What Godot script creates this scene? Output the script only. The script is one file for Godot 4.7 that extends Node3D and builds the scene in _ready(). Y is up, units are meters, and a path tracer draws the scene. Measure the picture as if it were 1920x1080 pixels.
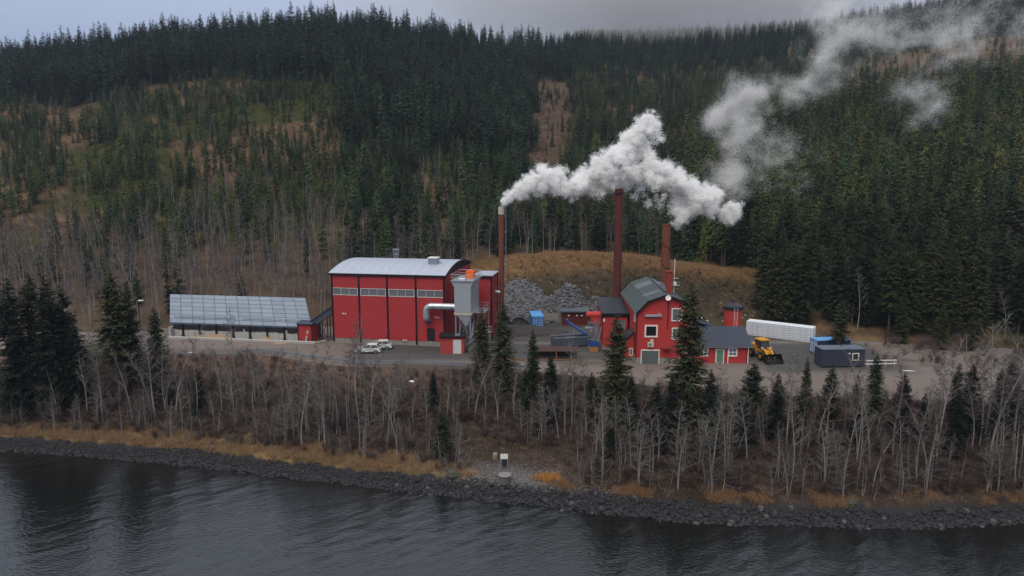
extends Node3D
# A heating plant between a lake and a spruce hillside, seen from the air on an overcast autumn day.
# x to the right, y up, the camera looks along -z; "depth" below means -z. Lake level is y = 0, the yard y = 8.

const EYE := 38.0
var rng := RandomNumberGenerator.new()
var names := {}
var mats := {}
var tex := {}
var boxes := {}
var n_low := FastNoiseLite.new()
var n_mid := FastNoiseLite.new()
var n_fine := FastNoiseLite.new()

var SHORE := [[-130, 104], [-110, 99], [-72, 92.5], [-55, 90], [-39, 86.4], [-24, 82.7], [-10, 79.2], [0, 76.9], [8.6, 74.6], [20, 71.8], [32, 71.2], [43, 70.8], [57, 71.8], [90, 73], [130, 74]]
var ROAD := [[-130, 121], [-80, 118.5], [-58, 116.5], [-43, 116], [-27, 108.5], [-7, 107], [11.5, 103], [26, 95], [54, 91.5], [70, 90], [130, 86]]
var BACK := [[-130, 134], [-76, 134], [-70, 138], [-40, 139], [-10, 143], [15, 143], [30, 141], [45, 139], [56, 134], [65, 127], [80, 122], [130, 116]]
var RIDGE_D := [[-1.2, 440], [-0.75, 440], [-0.45, 450], [-0.2, 450], [0.0, 500], [0.2, 600], [0.4, 570], [0.6, 540], [1.2, 540]]
var RIDGE_H := [[-1.2, 94], [-0.75, 99], [-0.55, 112], [-0.2, 126], [0.0, 122], [0.2, 138], [0.4, 142], [0.55, 152], [0.75, 168], [1.2, 174]]

# ---------------------------------------------------------------- mesh building
class MB:
	var v := PackedVector3Array()
	var n := PackedVector3Array()
	var c := PackedColorArray()
	func tri(a: Vector3, b: Vector3, d: Vector3) -> void:
		var m := (d - a).cross(b - a).normalized()
		v.append_array([a, b, d]); n.append_array([m, m, m])
	func quad(a: Vector3, b: Vector3, d: Vector3, e: Vector3) -> void:
		tri(a, b, d); tri(a, d, e)
	func smooth_tri(a: Vector3, b: Vector3, d: Vector3, na: Vector3, nb: Vector3, nd: Vector3) -> void:
		if (d - a).cross(b - a).dot(na + nb + nd) < 0.0:
			v.append_array([a, d, b]); n.append_array([na, nd, nb])
		else:
			v.append_array([a, b, d]); n.append_array([na, nb, nd])
	func box(at: Vector3, size: Vector3, basis := Basis.IDENTITY) -> void:
		var h := size * 0.5
		var p := []
		for i in 8:
			p.append(at + basis * Vector3(h.x if i & 1 else -h.x, h.y if i & 2 else -h.y, h.z if i & 4 else -h.z))
		quad(p[4], p[6], p[7], p[5]); quad(p[1], p[3], p[2], p[0]); quad(p[5], p[7], p[3], p[1])
		quad(p[0], p[2], p[6], p[4]); quad(p[6], p[2], p[3], p[7]); quad(p[0], p[4], p[5], p[1])
	func tube(pts: Array, radii: Array, sides := 6, caps := false) -> void:
		var rings := []
		var ns := []
		for i in pts.size():
			var dir: Vector3 = (pts[mini(i + 1, pts.size() - 1)] - pts[maxi(i - 1, 0)]).normalized()
			var side := dir.cross(Vector3(0.31, 0.11, 0.94) if absf(dir.z) < 0.9 else Vector3.RIGHT).normalized()
			var up := side.cross(dir)
			var ring := []
			var nn := []
			for k in sides:
				var a := TAU * k / sides
				var o: Vector3 = side * cos(a) + up * sin(a)
				ring.append(pts[i] + o * radii[i]); nn.append(o)
			rings.append(ring); ns.append(nn)
		for i in pts.size() - 1:
			for k in sides:
				var j := (k + 1) % sides
				smooth_tri(rings[i][k], rings[i + 1][k], rings[i + 1][j], ns[i][k], ns[i + 1][k], ns[i + 1][j])
				smooth_tri(rings[i][k], rings[i + 1][j], rings[i][j], ns[i][k], ns[i + 1][j], ns[i][j])
		if caps:
			for e in [0, pts.size() - 1]:
				var dir2: Vector3 = (pts[0] - pts[1]) if e == 0 else (pts[-1] - pts[-2])
				dir2 = dir2.normalized()
				for k in sides:
					smooth_tri(pts[e], rings[e][k], rings[e][(k + 1) % sides], dir2, dir2, dir2)
	func bar(a: Vector3, b: Vector3, r: float, sides := 5) -> void:
		tube([a, b], [r, r], sides, true)
	func lathe(profile: Array, sides := 24, at := Vector3.ZERO) -> void:
		for i in profile.size() - 1:
			var p: Vector2 = profile[i]
			var q: Vector2 = profile[i + 1]
			var slope := Vector2(q.y - p.y, p.x - q.x).normalized()
			for k in sides:
				var a := TAU * k / sides
				var b := TAU * (k + 1) / sides
				var ca := Vector3(cos(a), 0, sin(a))
				var cb := Vector3(cos(b), 0, sin(b))
				var na := ca * slope.x + Vector3.UP * slope.y
				var nb := cb * slope.x + Vector3.UP * slope.y
				var p0 := at + ca * p.x + Vector3.UP * p.y
				var p1 := at + cb * p.x + Vector3.UP * p.y
				var q0 := at + ca * q.x + Vector3.UP * q.y
				var q1 := at + cb * q.x + Vector3.UP * q.y
				if q.x > 0.0001: smooth_tri(p0, q0, q1, na, na, nb)
				if p.x > 0.0001: smooth_tri(p0, q1, p1, na, nb, nb)
	func prism(poly: PackedVector2Array, z0: float, z1: float) -> void:
		var idx := Geometry2D.triangulate_polygon(poly)
		for i in range(0, idx.size(), 3):
			for z in [z0, z1]:
				var a := Vector3(poly[idx[i]].x, poly[idx[i]].y, z)
				var b := Vector3(poly[idx[i + 1]].x, poly[idx[i + 1]].y, z)
				var d := Vector3(poly[idx[i + 2]].x, poly[idx[i + 2]].y, z)
				var m := Vector3(0, 0, signf(z - (z0 + z1) * 0.5))
				smooth_tri(a, b, d, m, m, m)
		var turn := -1.0 if Geometry2D.is_polygon_clockwise(poly) else 1.0
		for i in poly.size():
			var p := poly[i]
			var q := poly[(i + 1) % poly.size()]
			var m := Vector3(q.y - p.y, p.x - q.x, 0).normalized() * turn
			smooth_tri(Vector3(p.x, p.y, z0), Vector3(q.x, q.y, z0), Vector3(q.x, q.y, z1), m, m, m)
			smooth_tri(Vector3(p.x, p.y, z0), Vector3(q.x, q.y, z1), Vector3(p.x, p.y, z1), m, m, m)
	func mesh() -> ArrayMesh:
		var arr := []
		arr.resize(Mesh.ARRAY_MAX)
		arr[Mesh.ARRAY_VERTEX] = v
		arr[Mesh.ARRAY_NORMAL] = n
		if c.size() == v.size() and c.size() > 0:
			arr[Mesh.ARRAY_COLOR] = c
		var m := ArrayMesh.new()
		m.add_surface_from_arrays(Mesh.PRIMITIVE_TRIANGLES, arr)
		return m

# ---------------------------------------------------------------- naming and nodes
func numbered(called: String) -> String:
	var k: int = names.get(called, 0)
	names[called] = k + 1
	return called if k == 0 else "%s_%03d" % [called, k]

func tag(o: Node, label: String, category := "", group := "", kind := "") -> Node:
	if label: o.set_meta("label", label)
	if category: o.set_meta("category", category)
	if group: o.set_meta("group", group)
	if kind: o.set_meta("kind", kind)
	return o

func thing(called: String, label: String, category: String, at := Vector3.ZERO, yaw := 0.0, group := "") -> Node3D:
	var o := Node3D.new()
	o.name = numbered(called)
	add_child(o)
	o.position = at
	o.rotation_degrees.y = yaw
	tag(o, label, category, group)
	return o

func part(parent: Node, called: String, mesh: Mesh, m: Material, at := Vector3.ZERO, rot := Vector3.ZERO) -> MeshInstance3D:
	var o := MeshInstance3D.new()
	o.name = called if parent != self else numbered(called)
	o.mesh = mesh
	o.material_override = m
	parent.add_child(o, true)
	o.position = at
	o.rotation_degrees = rot
	return o

func bx(parent: Node, called: String, size: Vector3, at: Vector3, m: Material, rot := Vector3.ZERO) -> MeshInstance3D:
	if not boxes.has(size):
		var b := BoxMesh.new()
		b.size = size
		boxes[size] = b
	return part(parent, called, boxes[size], m, at, rot)

func structure(called: String, mesh: Mesh, m: Material) -> MeshInstance3D:
	var o := part(self, called, mesh, m)
	o.set_meta("kind", "structure")
	return o

# ---------------------------------------------------------------- materials
func noise_tex(key: String, lo: float, freq: float, octaves := 4, normal := false) -> NoiseTexture2D:
	if tex.has(key): return tex[key]
	var t := NoiseTexture2D.new()
	t.width = 512; t.height = 512; t.seamless = true
	var f := FastNoiseLite.new()
	f.seed = key.hash() % 1000
	f.frequency = freq
	f.fractal_octaves = octaves
	t.noise = f
	if normal:
		t.as_normal_map = true
		t.bump_strength = 6.0
	else:
		var g := Gradient.new()
		g.set_color(0, Color(lo, lo, lo)); g.set_color(1, Color(1, 1, 1))
		t.color_ramp = g
	tex[key] = t
	return t

func mat(key: String, col: Color, rough := 0.85, metal := 0.0, worn := 0.75, scale := 0.35, spec := 0.4) -> StandardMaterial3D:
	if mats.has(key): return mats[key]
	var m := StandardMaterial3D.new()
	m.resource_name = key
	m.albedo_color = col
	m.roughness = rough
	m.metallic = metal
	m.metallic_specular = spec
	if worn < 1.0:
		m.albedo_texture = noise_tex("worn%d" % int(worn * 100), worn, 0.02, 5)
		m.uv1_triplanar = true
		m.uv1_world_triplanar = true
		m.uv1_scale = Vector3(scale, scale, scale)
	mats[key] = m
	return m

func lin(r: float, g: float, b: float) -> Color:
	return Color(r, g, b).linear_to_srgb()

func vmat(key: String, rough := 0.95, spec := 0.2, grain := 0.0) -> StandardMaterial3D:
	if mats.has(key): return mats[key]
	var m := StandardMaterial3D.new()
	m.resource_name = key
	m.vertex_color_use_as_albedo = true
	m.roughness = rough
	m.metallic_specular = spec
	if grain > 0.0:
		m.albedo_texture = noise_tex("grain", 0.55, 0.06, 5)
		m.uv1_triplanar = true
		m.uv1_world_triplanar = true
		m.uv1_scale = Vector3.ONE * grain
	mats[key] = m
	return m

# ---------------------------------------------------------------- terrain
func tab(t: Array, x: float) -> float:
	if x <= t[0][0]: return t[0][1]
	for i in t.size() - 1:
		if x <= t[i + 1][0]:
			var f: float = (x - t[i][0]) / (t[i + 1][0] - t[i][0])
			return lerpf(t[i][1], t[i + 1][1], f)
	return t[-1][1]

func shore(x: float) -> float:
	return tab(SHORE, x) + 0.5 * n_mid.get_noise_1d(x * 2.0)

func road_edge(x: float) -> float:
	return tab(ROAD, x) + 0.3 * n_mid.get_noise_1d(x * 1.3 + 300.0)

func back_edge(x: float) -> float:
	return tab(BACK, x)

func hill_t(x: float, d: float) -> float:
	var b := back_edge(clampf(x, -130, 130))
	return (d - b) / (tab(RIDGE_D, x / d) - b)

func height(x: float, d: float) -> float:
	var s := shore(x)
	if d < s: return maxf(-0.35 - (s - d) * 0.3, -5.0)
	if d < s + 2.8: return lerpf(-0.35, 1.5, (d - s) / 2.8) + 0.12 * n_fine.get_noise_2d(x, d)
	var r := road_edge(x)
	if d < r:
		var t := (d - s - 2.8) / (r - s - 2.8)
		var glade := exp(-pow((x + 0.5) / 8.0, 2.0))
		var y := lerpf(1.5, 7.9, pow(t, lerpf(1.1, 2.2, glade)))
		return y + 0.5 * n_mid.get_noise_2d(x * 2.0, d * 2.0) * sin(PI * t) * (1.0 - 0.7 * glade)
	var b := back_edge(x)
	if d < b: return 7.9
	var top := tab(RIDGE_H, x / d)
	var t2 := hill_t(x, d)
	var y2: float
	if t2 < 1.0:
		y2 = 8.0 + (top - 8.0) * (0.75 * t2 + 0.25 * t2 * t2)
	else:
		var u := x / d
		var far := tab(RIDGE_D, u)
		y2 = top + (d - far) * (0.30 * smoothstep(-0.02, 0.1, u) - 0.06)
	var away := smoothstep(0.0, 30.0, d - b)
	y2 += away * (4.0 * n_low.get_noise_2d(x * 0.6, d * 0.6) + 1.2 * n_mid.get_noise_2d(x, d))
	y2 += 7.2 * exp(-pow((x - 22.0) / 30.0, 2.0) - pow((d - 161.0) / 13.0, 2.0)) * smoothstep(0.0, 8.0, d - b)
	return y2 - 0.1

func ground_color(x: float, d: float, y: float) -> Color:
	var s := shore(x)
	var r := road_edge(x)
	var a := n_mid.get_noise_2d(x * 1.5, d * 1.5) * 0.5 + 0.5
	var f := n_fine.get_noise_2d(x, d) * 0.5 + 0.5
	if d < s + 2.2 + f: return Color(0.045, 0.044, 0.048)
	if d < r:
		var col := Color(0.045, 0.033, 0.027).lerp(Color(0.088, 0.066, 0.054), smoothstep(0.3, 0.8, a * 0.5 + f * 0.5))
		var strip := 1.0 - smoothstep(2.0, 5.0, d - s - 2.0 + 3.0 * (f - 0.5))
		var gold := Color(0.30, 0.195, 0.085)
		var glade := exp(-pow((x + 0.5) / 7.0, 2.0))
		col = col.lerp(gold, strip * (1.0 - glade) * smoothstep(0.3, 0.55, f + 0.25 * smoothstep(10, -30, x) - 0.34 * smoothstep(-2, 14, x)))
		col = col.lerp(Color(0.13, 0.125, 0.125), glade * (1.0 - smoothstep(5.0, 9.0, d - s)))
		var upper := smoothstep(0.62, 0.9, (d - s) / (r - s)) * (1.0 - smoothstep(-18.0, -6.0, x))
		col = col.lerp(Color(0.19, 0.125, 0.10), upper * 0.9)
		return col
	if d < back_edge(x): return Color(0.11, 0.095, 0.085)
	var olive := Color(0.055, 0.062, 0.018)
	var brown := Color(0.13, 0.082, 0.055)
	var tan_ := Color(0.24, 0.155, 0.085)
	var dark := Color(0.035, 0.032, 0.022)
	var m := n_low.get_noise_2d(x * 2.2 + 90.0, d * 2.2) * 0.5 + 0.5
	var c := brown.lerp(olive, smoothstep(0.35, 0.6, m)).lerp(dark, smoothstep(0.55, 0.8, a) * 0.6)
	c = c.lerp(tan_, smoothstep(0.55, 0.8, f * 0.6 + (1.0 - m) * 0.5))
	var u := x / d
	var t := hill_t(x, d)
	c = c.lerp(Color(0.10, 0.075, 0.058).lerp(Color(0.15, 0.105, 0.075), f), (1.0 - smoothstep(0.1, 0.2, t)) * (1.0 - smoothstep(0.2, 0.26, u)))
	u += 0.02 * n_mid.get_noise_2d(x, d) + 0.03 * (0.5 - t)
	var strip2 := smoothstep(0.015, 0.03, u) * (1.0 - smoothstep(0.07, 0.09, u)) * smoothstep(0.15, 0.25, t)
	c = c.lerp(Color(0.17, 0.11, 0.078).lerp(Color(0.09, 0.065, 0.045), f), strip2)
	var clear := smoothstep(0.45, 0.5, u) * smoothstep(0.52, 0.6, t) * (1.0 - smoothstep(0.8, 0.85, t))
	c = c.lerp(Color(0.18, 0.12, 0.085).lerp(Color(0.09, 0.075, 0.05), f), clear * 0.8)
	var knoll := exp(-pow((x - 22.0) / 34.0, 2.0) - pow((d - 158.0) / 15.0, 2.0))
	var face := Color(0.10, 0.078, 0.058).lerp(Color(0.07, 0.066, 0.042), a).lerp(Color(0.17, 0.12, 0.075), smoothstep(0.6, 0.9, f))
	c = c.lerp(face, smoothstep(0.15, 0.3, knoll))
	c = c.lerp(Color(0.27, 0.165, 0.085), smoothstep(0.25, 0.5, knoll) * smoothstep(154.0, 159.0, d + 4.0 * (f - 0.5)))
	return c

func build_terrain() -> void:
	var us := []
	for i in 321: us.append(lerpf(-1.15, 1.15, i / 320.0))
	var ds := []
	var d := 55.0
	while d < 205.0:
		ds.append(d); d += 0.75
	while d < 1100.0:
		ds.append(d); d += 5.0 + (d - 205.0) * 0.012
	var nu := us.size()
	var vs := PackedVector3Array()
	var cs := PackedColorArray()
	for dd: float in ds:
		for u: float in us:
			var x: float = u * dd
			var y := height(x, dd)
			vs.append(Vector3(x, y, -dd))
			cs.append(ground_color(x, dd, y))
	var idx := PackedInt32Array()
	for i in ds.size() - 1:
		for j in nu - 1:
			var a := i * nu + j
			idx.append_array([a, a + nu, a + 1, a + 1, a + nu, a + nu + 1])
	var arr := []
	arr.resize(Mesh.ARRAY_MAX)
	arr[Mesh.ARRAY_VERTEX] = vs
	arr[Mesh.ARRAY_COLOR] = cs
	arr[Mesh.ARRAY_INDEX] = idx
	var st := SurfaceTool.new()
	st.create_from_arrays(arr)
	st.generate_normals()
	var g := structure("ground", st.commit(), vmat("earth", 0.97, 0.15, 0.23))
	tag(g, "brown and olive hillside and lake bank around the plant", "ground")

func yard_color(x: float, d: float) -> Color:
	var f := n_fine.get_noise_2d(x * 1.2, d * 1.2) * 0.5 + 0.5
	var a := n_mid.get_noise_2d(x * 0.9, d * 2.6) * 0.5 + 0.5
	var c := Color(0.20, 0.165, 0.145).lerp(Color(0.25, 0.21, 0.19), a)
	var asphalt := Color(0.085, 0.082, 0.084).lerp(Color(0.125, 0.118, 0.116), f)
	var k := 0.0
	k = maxf(k, smoothstep(-30.0, -24.0, x) * (1.0 - smoothstep(18.0, 24.0, x)) * smoothstep(110.5, 114.0, d + 3.0 * (f - 0.5)))
	k = maxf(k, smoothstep(38.0, 42.0, x) * (1.0 - smoothstep(62.0, 66.0, x)) * smoothstep(103.0, 108.0, d + 4.0 * (a - 0.5)))
	k = maxf(k, (1.0 - smoothstep(-42.0, -36.0, x)) * (1.0 - smoothstep(119.0, 121.5, d)) * smoothstep(115.5, 117.0, d) * 0.55)
	c = c.lerp(asphalt, k * smoothstep(0.15, 0.5, a + 0.25))
	c = c.lerp(Color(0.075, 0.055, 0.045), smoothstep(0.62, 0.82, n_mid.get_noise_2d(x * 0.5 + 50, d * 3.0) * 0.5 + 0.5) * 0.7)
	c = c.lerp(Color(0.30, 0.27, 0.25), smoothstep(0.6, 0.85, n_mid.get_noise_2d(x * 0.35 + 900, d * 4.0) * 0.5 + 0.5) * 0.6)
	return c

func build_yard() -> void:
	var st := SurfaceTool.new()
	var vs := PackedVector3Array()
	var cs := PackedColorArray()
	var idx := PackedInt32Array()
	var nx := 320
	var nr := 48
	for i in nx + 1:
		var x := lerpf(-130, 130, i / float(nx))
		var r := road_edge(x) + 0.15
		var b := back_edge(x) + 0.3
		for j in nr + 1:
			var d := lerpf(r, b, j / float(nr))
			var edge := minf(1.0, minf(d - r, b - d) / 1.2)
			vs.append(Vector3(x, 7.93 + 0.07 * clampf(edge, 0.0, 1.0), -d))
			cs.append(yard_color(x, d))
	for i in nx:
		for j in nr:
			var a := i * (nr + 1) + j
			idx.append_array([a, a + 1, a + nr + 1, a + nr + 1, a + 1, a + nr + 2])
	var arr := []
	arr.resize(Mesh.ARRAY_MAX)
	arr[Mesh.ARRAY_VERTEX] = vs; arr[Mesh.ARRAY_COLOR] = cs; arr[Mesh.ARRAY_INDEX] = idx
	st.create_from_arrays(arr)
	st.generate_normals()
	tag(structure("yard_pavement", st.commit(), vmat("gravel_road", 0.9, 0.25, 0.4)), "grey brown gravel road and asphalt yard round the red buildings", "yard")

func build_water() -> void:
	var w1 := FastNoiseLite.new(); w1.seed = 21; w1.frequency = 1.0; w1.fractal_octaves = 3
	var w2 := FastNoiseLite.new(); w2.seed = 22; w2.frequency = 1.0; w2.fractal_octaves = 2
	var vs := PackedVector3Array()
	var idx := PackedInt32Array()
	var nx := 700
	var nz := 300
	for j in nz + 1:
		var d := lerpf(18.0, 108.0, j / float(nz))
		for i in nx + 1:
			var x := lerpf(-112.0, 112.0, i / float(nx))
			var p := x * 0.78 + d * 0.62
			var q := -x * 0.62 + d * 0.78
			var calm := clampf(0.7 + 1.3 * w2.get_noise_2d(p * 0.018, q * 0.05 + 40.0), 0.0, 1.6)
			var h := 0.035 * w1.get_noise_2d(p * 0.10, q * 0.38) + 0.03 * w2.get_noise_2d(p * 0.22 + 30.0, q * 0.9)
			vs.append(Vector3(x, h * (0.4 + calm), -d))
	for j in nz:
		for i in nx:
			var a := j * (nx + 1) + i
			idx.append_array([a, a + nx + 1, a + 1, a + 1, a + nx + 1, a + nx + 2])
	var arr := []
	arr.resize(Mesh.ARRAY_MAX)
	arr[Mesh.ARRAY_VERTEX] = vs; arr[Mesh.ARRAY_INDEX] = idx
	var st := SurfaceTool.new()
	st.create_from_arrays(arr)
	st.generate_normals()
	var m := StandardMaterial3D.new()
	m.resource_name = "lake_water"
	m.albedo_color = lin(0.006, 0.0065, 0.006)
	m.roughness = 0.07
	m.metallic_specular = 0.5
	m.heightmap_enabled = true
	m.heightmap_texture = noise_tex("ripple", 0.0, 0.02, 5)
	m.heightmap_scale = 2.3
	m.uv1_triplanar = true
	m.uv1_world_triplanar = true
	m.uv1_scale = Vector3(0.11, 0.11, 0.24)
	tag(structure("lake_water", st.commit(), m), "dark rippled lake water in front of the stony shore", "lake")

# ---------------------------------------------------------------- shared bits of buildings
func window(parent: Node, called: String, at: Vector3, w: float, h: float, cols: int, rows: int, fm: Material, gm: Material, bar := 0.12, thick := 0.1, yaw := 0.0, label := "") -> MeshInstance3D:
	var b := MB.new()
	b.box(Vector3(0, h / 2 - bar / 2, 0), Vector3(w, bar, thick))
	b.box(Vector3(0, -h / 2 + bar / 2, 0), Vector3(w, bar, thick))
	b.box(Vector3(-w / 2 + bar / 2, 0, 0), Vector3(bar, h - 2 * bar, thick))
	b.box(Vector3(w / 2 - bar / 2, 0, 0), Vector3(bar, h - 2 * bar, thick))
	var iw := w - 2 * bar
	var ih := h - 2 * bar
	var mb := bar * 0.55
	for k in range(1, cols):
		b.box(Vector3(-iw / 2 + iw * k / cols, 0, 0), Vector3(mb, ih, thick * 0.9))
	for k in range(1, rows):
		b.box(Vector3(0, -ih / 2 + ih * k / rows, 0.002), Vector3(iw, mb, thick * 0.8))
	var o := part(parent, called, b.mesh(), fm, at, Vector3(0, yaw, 0))
	if label: o.set_meta("label", label)
	for i in cols:
		for j in rows:
			bx(o, "pane", Vector3(iw / cols - mb, ih / rows - mb, 0.03), Vector3(-iw / 2 + iw * (i + 0.5) / cols, -ih / 2 + ih * (j + 0.5) / rows, -thick * 0.25), gm)
	return o

func railing(parent: Node, called: String, pts: Array, m: Material, h := 1.05, closed := false) -> void:
	var b := MB.new()
	var last := pts.size() if closed else pts.size() - 1
	for i in last:
		var p: Vector3 = pts[i]
		var q: Vector3 = pts[(i + 1) % pts.size()]
		b.bar(p + Vector3.UP * h, q + Vector3.UP * h, 0.035)
		b.bar(p + Vector3.UP * h * 0.5, q + Vector3.UP * h * 0.5, 0.028)
		var k := maxi(1, int(round(p.distance_to(q) / 1.3)))
		for j in k + 1:
			var s := p.lerp(q, j / float(k))
			b.bar(s, s + Vector3.UP * h, 0.03)
	part(parent, called, b.mesh(), m)

func ladder(parent: Node, a: Vector3, h: float, m: Material, w := 0.5) -> void:
	var b := MB.new()
	for s in [-0.5, 0.5]:
		b.bar(a + Vector3(s * w, 0, 0), a + Vector3(s * w, h, 0), 0.035)
	for i in int(h / 0.4):
		b.bar(a + Vector3(-w / 2, 0.3 + i * 0.4, 0), a + Vector3(w / 2, 0.3 + i * 0.4, 0), 0.025)
	part(parent, "ladder", b.mesh(), m)

func heap_mesh(rx: float, rz: float, h: float, seed_: int, rough := 0.12, sharp := 1.0) -> ArrayMesh:
	var f := FastNoiseLite.new()
	f.seed = seed_; f.frequency = 0.25; f.fractal_octaves = 4
	var st := SurfaceTool.new()
	var vs := PackedVector3Array()
	var idx := PackedInt32Array()
	var n := 40
	for j in n + 1:
		for i in n + 1:
			var x := lerpf(-1, 1, i / float(n))
			var z := lerpf(-1, 1, j / float(n))
			var r := sqrt(x * x + z * z)
			r += 0.22 * f.get_noise_2d(x * 4.0, z * 4.0)
			var y := h * pow(clampf(1.0 - r, 0.0, 1.0), sharp)
			y += h * rough * f.get_noise_2d(x * rx * 2.0, z * rz * 2.0) * clampf((1.0 - r) * 3.0, 0.0, 1.0)
			vs.append(Vector3(x * rx, y - 0.12, z * rz))
	for j in n:
		for i in n:
			var a := j * (n + 1) + i
			idx.append_array([a, a + 1, a + n + 1, a + 1, a + n + 2, a + n + 1])
	var arr := []
	arr.resize(Mesh.ARRAY_MAX)
	arr[Mesh.ARRAY_VERTEX] = vs; arr[Mesh.ARRAY_INDEX] = idx
	st.create_from_arrays(arr)
	st.generate_normals()
	return st.commit()

func scatter(parent: Node, called: String, mesh: Mesh, m: Material, xs: Array, cols := []) -> MultiMeshInstance3D:
	var mm := MultiMesh.new()
	mm.transform_format = MultiMesh.TRANSFORM_3D
	mm.use_colors = cols.size() > 0
	mm.mesh = mesh
	mm.instance_count = xs.size()
	for i in xs.size():
		mm.set_instance_transform(i, xs[i])
		if cols.size(): mm.set_instance_color(i, cols[i])
	var o := MultiMeshInstance3D.new()
	o.name = numbered(called) if parent == self else called
	o.multimesh = mm
	o.material_override = m
	parent.add_child(o, true)
	o.set_meta("kind", "stuff")
	return o

func spin(s: Vector3, at: Vector3, tilt := 0.0) -> Transform3D:
	var b := Basis(Vector3.UP, rng.randf() * TAU)
	if tilt > 0.0:
		b = Basis(Vector3(rng.randfn(), 0, rng.randfn()).normalized(), rng.randf() * tilt) * b
	return Transform3D(b.scaled_local(s), at)

func stone_mesh(seed_: int) -> ArrayMesh:
	var r := RandomNumberGenerator.new()
	r.seed = seed_
	var ico := SphereMesh.new()
	ico.radial_segments = 6; ico.rings = 3; ico.radius = 0.5; ico.height = 1.0
	var a := ico.get_mesh_arrays()
	var vs: PackedVector3Array = a[Mesh.ARRAY_VERTEX]
	var moved := {}
	var b := MB.new()
	for i in vs.size():
		var key := Vector3i((vs[i] * 100.0).round())
		if not moved.has(key):
			moved[key] = Vector3(vs[i].x * r.randf_range(0.7, 1.25), vs[i].y * r.randf_range(0.55, 0.95), vs[i].z * r.randf_range(0.7, 1.2))
		vs[i] = moved[key]
	var ix: PackedInt32Array = a[Mesh.ARRAY_INDEX]
	for i in range(0, ix.size(), 3):
		b.tri(vs[ix[i]], vs[ix[i + 1]], vs[ix[i + 2]])
	return b.mesh()

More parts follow.
